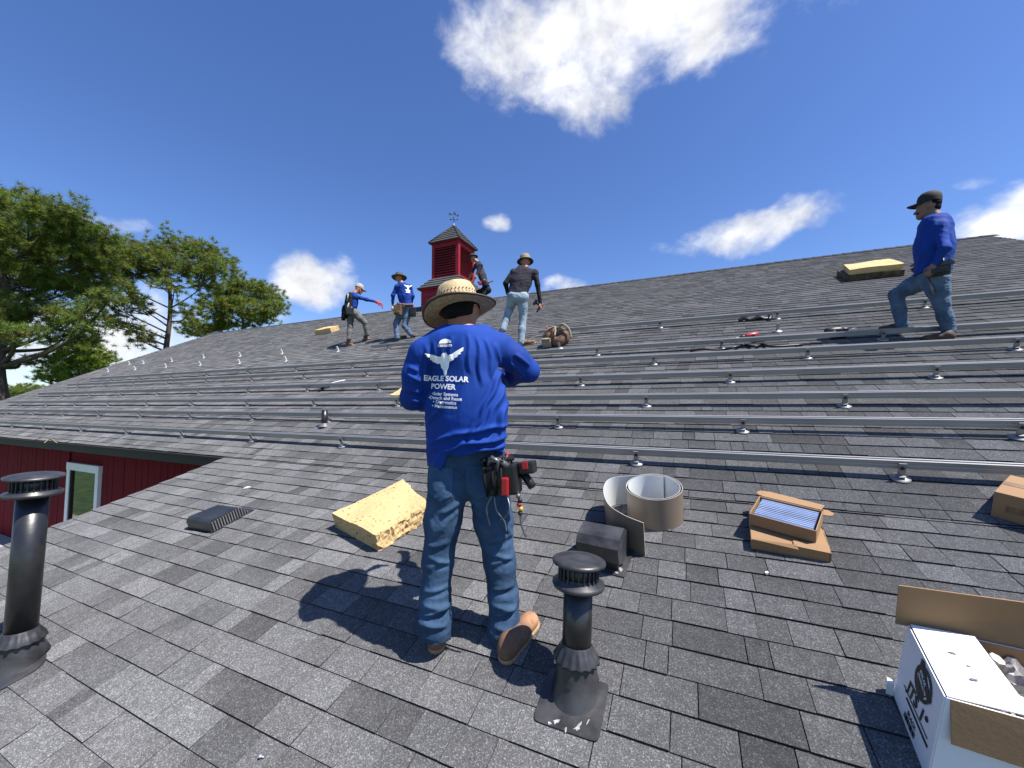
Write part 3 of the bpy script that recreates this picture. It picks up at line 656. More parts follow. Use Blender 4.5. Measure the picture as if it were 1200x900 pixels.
for i in range(11):
    y = .016 + i * .0195
    q = MB(); q.box((.018, y, .01), (w - .018, y + .0143, .064 + .002 * math.sin(i)), bev=.0015); q.build('flashing_sheet', m_flash2, b2)
    q = MB(); q.box((.0185, y + .0145, .012), (w - .0185, y + .0192, .0665), bev=.0); q.build('flashing_edge', m_silver, b2)
# box cut by the right edge of the view
ob = lo(1160, 607); b3 = empty('cardboard_box', frame(ob, NL, math.radians(-38)), 'taped brown cardboard box sitting alone on the porch roof below the lowest rail', 'box')
f = MB(); f.box((0, 0, .012), (.36, .30, .17), bev=.004); f.build('carton', m_card, b3)
f = MB(); f.box((0.001, .13, .1695), (.36, .18, .172)); f.build('tape', mat('brown_tape', (.30, .19, .10), .3), b3)
f = MB(); f.box((.05, -.002, .06), (.13, .001, .1)); f.build('printed_mark', m_cardd, b3)
# large white carton
hB = .285; A_ = lo(1066, 733, hB); B_ = lo(1114, 818, hB)
dv = (B_ - A_); rzb = math.atan2(dv.dot(UL), dv.x) + math.pi / 2 + math.radians(-2)
bx = empty('white_carton', frame(A_ - NL * hB, NL, rzb), 'large open white carton with black print, brown flaps raised, full of plastic clips', 'carton')
dp = dv.length; wd = .46
def wall2(name, a, b, c, e, outer, inner):   # a white outside skin glued to a brown inside
    f = MB(); panel(f, a, b, c, e, .004); o = f.build(name, outer, bx); o.data.materials.append(inner)
    cen = Vector((wd / 2, -dp / 2, hB / 2))
    for p_ in o.data.polygons:
        if p_.normal.dot(cen - p_.center) > 0: p_.material_index = 1
    return o
Mb = bx.matrix_world.inverted(); a0 = Mb @ lo(1048, 813, .012); a1 = Vector((0, 0, hB)); b1_ = Vector((0, -dp, hB)); b0 = a0 + (b1_ - a1) * 1.04
left = wall2('left_panel', a0, b0, (0, -dp, hB), (0, 0, hB), m_wcard, m_card)
front = wall2('front_panel', b0, (wd, b0.y, .012), (wd, -dp, hB), (0, -dp, hB), m_wcard, m_card)
wall2('back_panel', (wd, 0, .012), a0 + Vector((.004, 0, 0)), (.004, 0, hB), (wd, 0, hB), m_wcard, m_card)
wall2('right_panel', (wd, b0.y, .012), (wd, 0, .012), (wd, 0, hB), (wd, -dp, hB), m_wcard, m_card)
f = MB(); f.box((.006, -dp + .006, .012), (wd - .006, -.006, .018)); f.build('bottom_panel', m_card, bx)
f = MB(); panel(f, (-.035, .006, hB - .01), (-.035, .012, hB + .145), (wd + .02, .05, hB + .155), (wd, .006, hB - .01), .004); f.build('back_flap', m_card, bx)
f = MB(); panel(f, (.002, -dp, hB + .001), (.175, -dp + .005, hB + .004), (.155, -.004, hB + .012), (.002, 0, hB + .002), .004); tf = f.build('left_flap', m_wcard, bx)
for (x, y, rx, ry) in ((.07, -.10, .010, .004), (.09, -.14, .007, .003), (.085, -.19, .012, .005)):
    q = MB(); q.prism(blob(x, y, rx, ry), hB + .011, hB + .0125); q.build('scuff', m_lg, tf)
f = MB(); panel(f, (.008, -dp - .006, hB + .001), (wd, -dp - .006, hB + .001), (wd, -dp - .05, hB - .125), (.006, -dp - .045, hB - .118), .004); f.build('front_flap', m_card, bx)
m_poly = mat('clear_poly_bag', (.60, .56, .53), .3, 0, .12, 20, .3, 30)
for i in range(22):
    x, y = random.uniform(.17, wd - .04), random.uniform(-dp + .03, -.04); f = MB()
    sz = random.uniform(.45, .8); prof = [(a * sz * random.uniform(.7, 1.2), b * sz) for a, b in ((.001, 0), (.02, .002), (.03, .012), (.026, .03), (.012, .036), (.001, .034))]
    f.lathe(prof, 7, Matrix.Translation((x, y, hB - .065 + random.uniform(0, .045))) @ Matrix.Rotation(random.uniform(0, 3), 4, Vector((random.random(), random.random(), .3)).normalized()), smooth=False, close=False); f.build('plastic_clip', m_poly if random.random() < .96 else mat('red_plastic', (.5, .02, .03), .4), bx)
f = MB(); nx_, ny_ = 40, 30; rg = np.random.default_rng(4); zz_ = rg.uniform(-.02, .02, (nx_ + 1, ny_ + 1)) + .018 * np.sin(np.arange(nx_ + 1) * .7)[:, None]
f.add([(.01 + (wd - .02) * i / nx_ + rg.uniform(-.004, .004), -dp + .008 + (dp - .016) * j / ny_, hB - .055 + zz_[i, j]) for i in range(nx_ + 1) for j in range(ny_ + 1)], [(i * (ny_ + 1) + j, (i + 1) * (ny_ + 1) + j, (i + 1) * (ny_ + 1) + j + 1, i * (ny_ + 1) + j + 1) for i in range(nx_) for j in range(ny_)]); f.build('crumpled_film', m_poly, bx)
f = MB(); f.prism([(a0.x - .026, a0.y - .01), (a0.x - .006, a0.y - .012), (a0.x - .006, a0.y + .012), (a0.x - .018, a0.y + .018)], .012, .06); f.build('loose_corner', m_wcard, bx)
def text(body, size, m, parent, M, name='lettering', bold=0.0, align='CENTER', extr=.0006):
    cu_ = bpy.data.curves.new(name, 'FONT'); cu_.body = body; cu_.size = size; cu_.align_x = align; cu_.offset = bold; cu_.extrude = extr; cu_.resolution_u = 3
    o = bpy.data.objects.new(name, cu_); me = bpy.data.meshes.new_from_object(o); bpy.data.objects.remove(o)
    me.transform(M); return link(name, me, m, parent)
u_ = ((b0 - a0) + (b1_ - a1)).normalized(); v_ = (a1 - a0); v_ = (v_ - u_ * v_.dot(u_)).normalized(); n_ = u_.cross(v_); n_ = n_ if n_.x < 0 else -n_; oo = a0 + n_ * .0062
Ml = Matrix(((u_.x, v_.x, n_.x, oo.x), (u_.y, v_.y, n_.y, oo.y), (u_.z, v_.z, n_.z, oo.z), (0, 0, 0, 1)))   # text plane on the left panel: x -> -y, y -> z
def onl(u, v): return Ml @ Matrix.Translation((u, v, 0))
text('JTS 1°', .058, m_ink, left, onl(dp * .52, .105), bold=.0012)
text('BLACK', .020, m_ink, left, onl(dp * .52, .045))
f = MB(); f.box((dp * .18, .096, -.0005), (dp * .86, .099, .0006), Ml); f.build('print_rule', m_ink, left)
f = MB(); f.box((dp * .30, .075, -.0005), (dp * .9, .082, .0006), Ml); f.build('print_rule', m_ink, left)
f = MB()
for i in range(18):
    x = dp * .36 + i * .0045; f.box((x, .018, -.0005), (x + random.choice((.0012, .0025)), .038, .0006), Ml)
f.build('print_bars', m_ink, left)
f = MB(); cen = (dp * .5, .205); n = 40
for i in range(n):
    a, b = 2 * math.pi * i / n, 2 * math.pi * (i + 1) / n
    f.add([(cen[0] + r * math.cos(q), cen[1] + r * math.sin(q), z) for z in (.0006,) for r, q in ((.043, a), (.043, b), (.055, b), (.055, a))], [(0, 1, 2, 3)], False, Ml)
f.prism([(cen[0] - .045, cen[1] + .058), (cen[0] - .03, cen[1] + .062), (cen[0] + .02, cen[1] + .02), (cen[0] + .06, cen[1] + .0), (cen[0] + .058, cen[1] - .014), (cen[0] + .03, cen[1] - .016), (cen[0] + .014, cen[1] - .045), (cen[0] - .03, cen[1] - .03), (cen[0] - .04, cen[1] + .02)], -.0003, .0008, Ml)
f.build('round_emblem', m_ink, left)
text('SOLAR', .016, m_wcard, left, onl(cen[0] - .008, cen[1] + .012) @ Matrix.Rotation(-.3, 4, 'Z') @ Matrix.Translation((0, 0, .0012)))
text('PRODUCTS', .013, m_wcard, left, onl(cen[0] - .004, cen[1] - .008) @ Matrix.Rotation(-.3, 4, 'Z') @ Matrix.Translation((0, 0, .0012)))
f = MB()
for i in range(7):
    z = .145 - i * .013
    x = .02
    while x < wd - .04: 
        l = random.uniform(.012, .05); f.box((x, -dp - .0015, z), (min(x + l, wd - .02), -dp + .001, z + .0045 if i else z + .006)); x += l + .005
f.build('printed_lines', m_ink, front)

# ------------------------------------------------------------------ tools and scraps on the roof
m_tool = mat('black_tool_plastic', (.014, .014, .015), .45, 0, .3, 20)
m_toolred = mat('red_tool_plastic', (.42, .015, .02), .4)
def drill(M, label, body=m_toolred, name='power_drill', sc=1.0):
    rt = empty(name, M @ Matrix.Scale(sc, 4), label, 'drill')
    f = MB(); f.lathe([(.022, -.09), (.032, -.08), (.034, -.02), (.030, .03), (.024, .05), (.02, .055)], 14, Matrix.Rotation(math.pi / 2, 4, 'Y')); f.build('motor_housing', body, rt)
    f = MB(); f.lathe([(.02, .055), (.022, .06), (.018, .095), (.008, .105)], 12, Matrix.Rotation(math.pi / 2, 4, 'Y')); f.build('chuck', m_tool, rt)
    f = MB(); f.tube([(.105, 0, 0), (.17, 0, 0)], .0035, 6); f.build('bit', m_alu, rt)
    f = MB(); f.tube([(-.03, 0, -.02), (-.045, 0, -.08), (-.05, 0, -.12)], [.02, .018, .02], 10); f.build('handle', m_tool, rt)
    f = MB(); f.box((-.105, -.035, -.17), (.015, .035, -.115), bev=.008); f.build('battery', m_tool, rt)
    return rt
q = ma(878, 397); drill(frame(q, NM) @ Matrix.Translation((0, 0, .045)) @ Matrix.Rotation(math.radians(200), 4, 'Z') @ Matrix.Rotation(math.radians(88), 4, 'X'), 'black and red cordless drill lying on the roof above a rail', sc=1.25)
q = ma(979, 391); drill(frame(q, NM) @ Matrix.Translation((0, 0, .045)) @ Matrix.Rotation(math.radians(10), 4, 'Z') @ Matrix.Rotation(math.radians(-86), 4, 'X'), 'all black cordless drill lying near the feet of the worker in the black cap', body=m_tool, sc=1.35)
def cable(px, label, name, r=.012, f_=ma, o=.02, m=m_tool):
    pts = [f_(x, y, o + (.03 if i % 2 else 0)) for i, (x, y) in enumerate(px)]; org = pts[0]; f = MB(); f.tube([p_ - org for p_ in catmull(pts, 5)], r, 7)
    ob_ = f.build(name, m, None, org); tag(ob_, label, 'cable'); return ob_
cable([(866, 376), (872, 373), (880, 375), (890, 372), (897, 374), (903, 370), (901, 375)], 'black strap crumpled on the roof under the topmost rail', 'strap', .03)
cable([(809, 411), (825, 409), (845, 410), (860, 407), (872, 404), (885, 406), (893, 403), (905, 406), (940, 404)], 'black cable snaking under the sixth rail', 'cable', .016)
cable([(374, 458), (381, 453), (388, 452)], 'black marker tool with white end lying between rails', 'marker', .025)
m_scrap = mat('white_scrap', (.8, .8, .78), .6)
for px, py, f_, n_, s_, lb in ((290, 573, lo, NL, (.05, .016), 'white scrap of plastic on the porch roof near the slatted vent'), (899, 674, lo, NL, (.012, .010), 'tiny white scrap below the cardboard boxes'), (396, 448, ma, NM, (.12, .03), 'white strip lying beside the marker tool')):
    o = MB(); o.prism(blob(0, 0, s_[0], s_[1], 8, .5), .008, .02); x = o.build('scrap', m_scrap, None); x.matrix_world = frame(f_(px, py), n_); tag(x, lb, 'scrap')
bo = empty('bolt', frame(lo(306, 890), NL), 'single silver bolt lying on the porch roof shingles', 'bolt')
f = MB(); f.lathe([(.006, .012), (.006, .018), (.004, .02)], 6, Matrix.Translation((0, 0, 0))); f.build('head', m_silver, bo); f = MB(); f.tube([(0, 0, .013), (.012, .006, .010)], .003, 6); f.build('shank', m_silver, bo)
o = MB(); o.tube([ma(52 + i * 3, 519 - 3 * math.sin(i * .9) - (i > 1) * 3, .02) - ma(52, 519) for i in range(6)], .008, 5); x = o.build('twig', mat('dry_twig', (.30, .24, .15), .9), None, ma(52, 519)); tag(x, 'dry twig caught on the eave above the glass door', 'twig')
# leather tool bag
m_leath = mat('brown_leather', (.16, .085, .045), .7, 0, .35, 9, .4, 20); m_canv = mat('tan_canvas', (.33, .27, .19), .9, 0, .3, 12, .4, 30)
tb = empty('tool_bag', frame(ma(652, 404), NM), 'slumped leather and canvas tool bag on the roof right of the jeans worker', 'tool bag')
f = MB(); prof = [(.001, .01), (.2, .01), (.24, .08), (.22, .17), (.15, .22), (.001, .2)]
f.lathe(prof, 18, warp=lambda q, a: (q[0] * (1.05 + .1 * math.sin(3 * a)), q[1] * (.7 + .1 * math.cos(2 * a + 1)), q[2] * (1 + .22 * math.sin(2 * a + .5))), close=False); f.build('pouch', m_leath, tb)
for i in range(5):
    a = i * 1.1; f = MB(); f.tube(catmull([(.2 * math.cos(a), .14 * math.sin(a), .08), (.16 * math.cos(a + .3), .1 * math.sin(a + .3), .27), (.02 * i - .05, .02, .30 + .02 * (i % 2)), (.2 * math.cos(a + 1.6), .14 * math.sin(a + 1.6), .2)], 5), .018, 7); f.build('strap', m_canv if i % 2 else m_leath, tb)
f = MB(); f.box((-.2, -.2, .02), (-.04, -.12, .18), bev=.015); f.build('front_pocket', m_canv, tb)
f = MB(); f.tube(catmull([(.05, 0, .2), (.14, .02, .36), (.26, .0, .28), (.3, -.05, .12)], 6), .02, 8); f.build('handle', m_canv, tb)
f = MB(); f.tube([(-.1, 0, .2), (-.13, -.02, .36)], .014, 8); f.build('hand_tool', m_toolred, tb)
# ------------------------------------------------------------------ pine trees
m_bark = mat('pine_bark', (.085, .062, .048), .95, 0, .35, 3, .8, 12, stretch=(1, 1, .3))
m_need = mat('pine_needles', (.95, 1.0, .95), .75, 0, .12, 1.2, attr='tone', spec=.25)
_t = m_need.node_tree; _p = [q for q in _t.nodes if q.type == 'BSDF_PRINCIPLED'][0]; _tr = N(_t, 'ShaderNodeBsdfTranslucent'); _mx = N(_t, 'ShaderNodeMixShader', i_Fac=.28)
_t.links.new(_p.inputs['Base Color'].links[0].from_socket, _tr.inputs['Color']); _o = [q for q in _t.nodes if q.type == 'OUTPUT_MATERIAL'][0]
_t.links.new(_p.outputs[0], _mx.inputs[1]); _t.links.new(_tr.outputs[0], _mx.inputs[2]); _t.links.new(_mx.outputs[0], _o.inputs[0])
FWD = Vector((-math.sin(YAW), math.cos(YAW), 0))
def at_depth(px, py, d): r = ray(px, py); return r * (d / r.dot(FWD))
def pine(label, tx, d, topy, lobes, tone, trunk_r=.28, dens=1.0, group='pine trees behind the building', lean=0, tuft=.34, bare=2):
    rr = np.random.default_rng(int(tx * 7 + d * 13) & 0xffff)
    base = at_depth(tx, 470, d); base.z = GZ; top = at_depth(tx + lean, topy, d)
    rt = empty('pine_tree', base, label, 'tree', group)
    H = top.z - GZ; tr = [Vector((0, 0, -.1))]
    for i in range(1, 9): f_ = i / 8; tr.append(Vector(((top.x - base.x) * f_ + .22 * math.sin(i * 1.7 + tx), (top.y - base.y) * f_ + .2 * math.cos(i * 1.3), H * f_)))
    tr = catmull(tr, 4); mb = MB(); mb.tube(tr, [trunk_r * (1 - .82 * i / (len(tr) - 1)) for i in range(len(tr))], 10)
    P = []; C = []
    for (lx, ly, rx, ry, w) in lobes:
        dd = d + rr.uniform(-1, 1) * 2.2; c = at_depth(lx, ly, dd) - base; sc = dd / FPX; a, b = rx * sc, ry * sc
        # limb from the trunk, leaving lower than the clump and rising to it
        k = min(range(len(tr)), key=lambda i: abs(tr[i].z - max(H * .35, c.z - (Vector((c.x - tr[i].x, c.y - tr[i].y)).length) * .45)))
        s = tr[k]; mid = s.lerp(c, .5) + Vector((rr.normal(0, .25), rr.normal(0, .25), rr.uniform(-.5, .2)))
        r0 = trunk_r * (1 - .82 * k / (len(tr) - 1)) * .5; mb.tube(catmull([s, mid, c], 5), [max(.02, r0 * (1 - .075 * i)) for i in range(11)], 6)
        nb = int(7 * w) + 4
        ends = []
        for j in range(nb):
            an = rr.uniform(0, 2 * math.pi); u = rr.uniform(.45, 1) ** .6
            e = c + Vector((math.cos(an) * a * u, math.sin(an) * a * u, rr.uniform(-.55, .85) * b)); st = s.lerp(c, rr.uniform(.55, 1.0)); ends.append((st, e))
            mb.tube([st, st.lerp(e, .5) + Vector((0, 0, rr.uniform(-.2, .15))), e], [.045, .03, .014], 5)
        nt_ = int(dens * w * 10.0 * (a * b) / (tuft * tuft)) + 14
        for _ in range(nt_):
            if rr.random() < .6:
                st, e = ends[rr.integers(len(ends))]; f_ = rr.uniform(.35, 1.05); q = st.lerp(e, f_) + Vector(rr.normal(0, tuft * .75, 3))
            else:
                v = rr.normal(0, 1, 3); v /= np.linalg.norm(v); rad = rr.uniform(.45, 1.0); q = c + Vector((v[0] * a * rad, v[1] * a * rad, v[2] * b * rad))
            hgt = (q.z - c.z) / max(b, .1); P.append(q); C.append(tone * np.array([rr.uniform(.72, 1.08), rr.uniform(.9, 1.15), rr.uniform(.6, 1.2)]) * rr.uniform(.7, 1.25))
    mb.build('trunk', m_bark, rt)
    P = np.array([tuple(q) for q in P]); C = np.array(C); n = len(P); K = 42
    dirs = rr.normal(0, 1, (n, K, 3)); dirs[:, :, 2] = dirs[:, :, 2] * .8 + .45; dirs /= np.linalg.norm(dirs, axis=2, keepdims=True)
    L = rr.uniform(.7, 1.25, (n, K, 1)) * tuft; sd = np.cross(dirs, rr.normal(0, 1, (n, K, 3))); sd /= np.linalg.norm(sd, axis=2, keepdims=True); wv_ = sd * (.008 + .0003 * d)
    b0 = P[:, None, :] + dirs * L * .1; v0 = b0 - wv_; v1 = b0 + wv_; v2 = P[:, None, :] + dirs * L
    V = np.stack([v0, v1, v2], 2).reshape(-1, 3); nf = n * K
    me = bpy.data.meshes.new('crown'); me.vertices.add(len(V)); me.vertices.foreach_set('co', V.astype(np.float32).ravel()); me.loops.add(nf * 3); me.loops.foreach_set('vertex_index', np.arange(nf * 3, dtype=np.int32))
    me.polygons.add(nf); me.polygons.foreach_set('loop_start', np.arange(0, nf * 3, 3, dtype=np.int32)); me.polygons.foreach_set('loop_total', np.full(nf, 3, np.int32)); me.update(calc_edges=True); me.validate()
    attr(me, 'tone', np.repeat(C, K * 3, 0)); link('crown', me, m_need, rt); return rt
T1 = np.array([.180, .195, .040]); T2 = np.array([.158, .180, .038]); T3 = np.array([.21, .25, .04])
pine('huge old pine with thick trunk and broad crown at the gable end', 12, 24, 240,
     [(10, 240, 45, 26, 1), (60, 255, 40, 24, 1), (95, 275, 36, 22, 1), (40, 285, 50, 24, 1), (-20, 275, 50, 30, 1), (85, 305, 40, 22, 1), (120, 300, 26, 20, .8), (10, 315, 48, 24, 1), (60, 330, 42, 20, 1), (105, 335, 34, 18, .8), (-30, 330, 48, 26, 1),
      (15, 350, 40, 20, .9), (50, 365, 36, 18, .9), (-20, 375, 40, 22, .8), (85, 368, 28, 16, .7), (20, 390, 30, 16, .6), (75, 395, 24, 14, .5), (130, 350, 22, 14, .5), (-60, 300, 50, 40, .8), (110, 380, 18, 16, .4), (25, 422, 14, 9, .25), (-55, 230, 50, 30, .9)], T2, .42, 1.25, lean=-14)
pine('tall pine with forked limbs and flat top behind the gable', 192, 30, 290,
     [(165, 296, 34, 16, 1), (210, 288, 30, 14, 1), (240, 296, 30, 16, 1), (185, 312, 44, 15, 1), (225, 318, 36, 13, .9), (260, 312, 22, 14, .8), (150, 318, 30, 14, .9), (130, 295, 26, 16, .8), (125, 325, 26, 13, .6), (205, 335, 26, 9, .4), (140, 345, 30, 12, .7), (110, 350, 24, 12, .6), (160, 362, 24, 10, .4), (245, 335, 18, 9, .5),
      (150, 385, 26, 14, .35), (165, 398, 18, 12, .3), (135, 375, 18, 12, .3), (222, 365, 20, 8, .3)], T1, .30, .9, lean=8)
pine('rounded bright pine leaning over the roof beside the forked pine', 285, 38, 335,
     [(290, 338, 26, 14, 1), (312, 348, 24, 14, 1), (265, 345, 22, 14, 1), (250, 362, 26, 14, .9), (290, 362, 34, 12, 1), (325, 362, 16, 10, .8), (240, 380, 26, 14, .8), (275, 378, 28, 10, .8), (225, 388, 16, 10, .5), (305, 373, 24, 8, .7)], T1 * 1.08, .26, 1.05)
pine('small bright green young pine low beside the gable rake', 95, 26, 405,
     [(95, 412, 26, 12, 1), (70, 425, 24, 11, 1), (110, 425, 20, 12, 1), (85, 438, 30, 10, 1), (60, 442, 18, 8, .8), (128, 418, 14, 9, .5), (100, 400, 20, 9, .8)], T3, .14, 1.0, tuft=.24)
def far_bush(label, px, d, py, w, h, seed):
    pine(label, px, d, py, [(px + dx, py + dy, w * .5, h * .5, .8) for dx, dy in ((-w * .4, h * .3), (0, 0), (w * .4, h * .3))], T2 * .9, .2, .8, 'distant trees past the gable', tuft=.45)
far_bush('distant dark tree low past the gable corner', 32, 60, 455, 26, 12, 1)
far_bush('second distant tree beside the old pine trunk', 5, 64, 460, 24, 12, 2)
# ------------------------------------------------------------------ people: distance fields turned into skin and cloth
OFFS = [(0, 0, 0), (1, 0, 0), (0, 1, 0), (1, 1, 0), (0, 0, 1), (1, 0, 1), (0, 1, 1), (1, 1, 1)]
EDGS = [(0, 1), (2, 3), (4, 5), (6, 7), (0, 2), (1, 3), (4, 6), (5, 7), (0, 4), (1, 5), (2, 6), (3, 7)]
class SDF:
    def __init__(s, v): s.v = v; s.prims = []; s.cuts = []
    def cone(s, a, b, ra, rb, k=.03, ax=None, fl=1.0): s.prims.append((np.array(a, float), np.array(b, float), ra, rb, k, None if ax is None else np.array(ax, float) / np.linalg.norm(ax), fl)); return s
    def ball(s, c, r, k=.03, ax=None, fl=1.0): c = np.array(c, float); return s.cone(c, c + np.array([0, 0, 1e-4]), r, r, k, ax, fl)
    def path(s, pts, rs, k=.03, ax=None, fl=1.0):
        for i in range(len(pts) - 1): s.cone(pts[i], pts[i + 1], rs[i], rs[i + 1], k, ax, fl)
        return s
    def cut(s, fn): s.cuts.append(fn); return s
    def mesh(s):
        v = s.v
        L = np.min([np.minimum(p[0] - max(p[2], p[3]) * max(1, 1), p[1] - max(p[2], p[3])) for p in s.prims], 0) - 4 * v - .02; Hh = np.max([np.maximum(p[0] + max(p[2], p[3]), p[1] + max(p[2], p[3])) for p in s.prims], 0) + 4 * v + .02
        n = np.ceil((Hh - L) / v).astype(int) + 1; g = np.full(n, .5, np.float32)
        ax_ = [L[i] + v * np.arange(n[i]) for i in range(3)]
        for a, b, ra, rb, k, fx, fl in s.prims:
            m = max(ra, rb) + k + 3 * v + .02; i0 = np.clip(np.floor((np.minimum(a, b) - m - L) / v).astype(int), 0, n - 1); i1 = np.clip(np.ceil((np.maximum(a, b) + m - L) / v).astype(int) + 1, 1, n)
            X = ax_[0][i0[0]:i1[0], None, None] - a[0]; Y = ax_[1][None, i0[1]:i1[1], None] - a[1]; Z = ax_[2][None, None, i0[2]:i1[2]] - a[2]
            ba = b - a; t = np.clip((X * ba[0] + Y * ba[1] + Z * ba[2]) / (ba @ ba), 0, 1)
            qx, qy, qz = X - t * ba[0], Y - t * ba[1], Z - t * ba[2]
            if fx is not None:
                dt = (qx * fx[0] + qy * fx[1] + qz * fx[2]) * (1 / fl - 1); qx, qy, qz = qx + dt * fx[0], qy + dt * fx[1], qz + dt * fx[2]
            d = np.sqrt(qx * qx + qy * qy + qz * qz) - (ra + (rb - ra) * t)
            if fx is not None and fl < 1: d = d * (fl * .5 + .5)
            sl_ = (slice(i0[0], i1[0]), slice(i0[1], i1[1]), slice(i0[2], i1[2])); o = g[sl_]
            h = np.clip(.5 + .5 * (o - d) / k, 0, 1); g[sl_] = o * (1 - h) + d * h - k * h * (1 - h)
        if s.cuts:
            X = ax_[0][:, None, None]; Y = ax_[1][None, :, None]; Z = ax_[2][None, None, :]
            for fn in s.cuts: g = np.maximum(g, fn(X, Y, Z))
        ins = g < 0; c = [ins[o[0]:n[0] - 1 + o[0], o[1]:n[1] - 1 + o[1], o[2]:n[2] - 1 + o[2]] for o in OFFS]
        al = np.logical_and.reduce(c); an = np.logical_or.reduce(c); I = np.argwhere(an & ~al)
        vals = [g[I[:, 0] + o[0], I[:, 1] + o[1], I[:, 2] + o[2]] for o in OFFS]; acc = np.zeros((len(I), 3)); cnt = np.zeros(len(I))
        for a, b in EDGS:
            va, vb = vals[a], vals[b]; cr = (va < 0) != (vb < 0); t = np.where(cr, va / np.where(cr, va - vb, 1), 0)
            oa, ob_ = np.array(OFFS[a]), np.array(OFFS[b]); acc += np.where(cr[:, None], oa + (ob_ - oa) * t[:, None], 0); cnt += cr
        V = L + v * (I + acc / cnt[:, None]); idx = np.full(n - 1, -1, np.int64); idx[I[:, 0], I[:, 1], I[:, 2]] = np.arange(len(I)); F = []
        for ax in range(3):
            sA = [slice(None)] * 3; sB = [slice(None)] * 3; sA[ax] = slice(0, n[ax] - 1); sB[ax] = slice(1, n[ax]); A, B = ins[tuple(sA)], ins[tuple(sB)]
            e = np.argwhere(A != B); u, w = [(1, 2), (2, 0), (0, 1)][ax]; ok = (e[:, u] > 0) & (e[:, w] > 0) & (e[:, u] < n[u] - 1) & (e[:, w] < n[w] - 1); e = e[ok]; dirn = A[e[:, 0], e[:, 1], e[:, 2]]
            def cell(du, dw):
                q = e.copy(); q[:, u] -= du; q[:, w] -= dw; return idx[q[:, 0], q[:, 1], q[:, 2]]
            Q = np.stack([cell(1, 1), cell(0, 1), cell(0, 0), cell(1, 0)], 1); Q[~dirn] = Q[~dirn][:, ::-1]; F.append(Q)
        return V, np.concatenate(F)
    def build(s, name, m, parent, disp=None, smooth=1):
        V, F = s.mesh()
        nb = np.zeros_like(V); ct = np.zeros(len(V)); E_ = np.concatenate([F[:, [0, 1]], F[:, [1, 2]], F[:, [2, 3]], F[:, [3, 0]]])
        np.add.at(ct, E_[:, 0], 1); np.add.at(ct, E_[:, 1], 1)
        def relax(V, f):
            nb = np.zeros_like(V)
            for i in range(3): nb[:, i] = np.bincount(E_[:, 0], V[E_[:, 1], i], len(V)) + np.bincount(E_[:, 1], V[E_[:, 0], i], len(V))
            return V * (1 - f) + nb / ct[:, None] * f
        for _ in range(smooth): V = relax(V, .5)
        if disp is not None:
            a, b, c = V[F[:, 0]], V[F[:, 1]], V[F[:, 2]]; fn = np.cross(b - a, c - a); vn = np.zeros_like(V)
            for k in range(4):
                for i in range(3): vn[:, i] += np.bincount(F[:, k], fn[:, i], len(V))
            vn /= np.linalg.norm(vn, axis=1, keepdims=True) + 1e-12; V = V + vn * disp(V)[:, None]
        me = bpy.data.meshes.new(name); me.from_pydata(V.tolist(), [], F.tolist()); me.polygons.foreach_set('use_smooth', [True] * len(F)); me.update(); return link(name, me, m, parent)
def wrinkle(seed, amp, freq, stretch=(1, 1, 1), sharp=1.6, nd=7):
    r = np.random.default_rng(seed); K = r.normal(0, 1, (7, 3)) * freq / np.array(stretch); ph = r.uniform(0, 6.28, 7); K2 = r.normal(0, 1, (3, 3)) * freq * .35; p2 = r.uniform(0, 6.28, 3)
    def f(V):
        w = sum(np.sin(V @ K2[i] + p2[i]) for i in range(3)) * .9; o = np.zeros(len(V))
        for i in range(nd): o += 1 - np.abs(np.sin(V @ K[i] + ph[i] + w)) ** (1 / sharp) - .45
        return amp * o / 2.2 * (7 / nd) ** .5
    return f
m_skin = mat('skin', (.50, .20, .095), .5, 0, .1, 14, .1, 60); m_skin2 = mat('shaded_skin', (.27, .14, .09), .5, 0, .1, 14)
m_hair = mat('black_hair', (.007, .006, .005), .7, 0, .3, 90, .6, 120, spec=.15)
m_blue = mat('royal_blue_jersey', (.006, .052, .33), .8, 0, .17, 3.2, .25, 260, spec=.25, fine=.08)
m_char = mat('charcoal_jersey', (.045, .043, .058), .85, 0, .12, 6, .2, 200, spec=.2)
m_blackc = mat('black_fabric', (.010, .010, .012), .8, 0, .2, 8, spec=.25)
def denim(name, c, c2):
    return mat(name, c, .85, 0, .14, 5, .35, 330, spec=.2, col2=c2, fine=.16, fscale=420)
m_den = denim('dark_denim', (.016, .042, .095), (.060, .120, .215)); m_den2 = denim('light_denim', (.24, .33, .41), (.36, .45, .52)); m_den3 = denim('mid_denim', (.06, .11, .19), (.15, .22, .32)); m_gray = mat('grey_work_trousers', (.15, .15, .14), .9, 0, .2, 8)
m_boot = mat('brown_leather_boot', (.21, .10, .055), .65, 0, .25, 14, .3, 60); m_sole = mat('boot_sole', (.42, .28, .16), .8, 0, .15, 20); m_boot2 = mat('dark_leather_boot', (.07, .045, .03), .7, 0, .3, 14)
m_wht = mat('white_shirt_print', (.9, .9, .9), .7, 0, .03, 30)
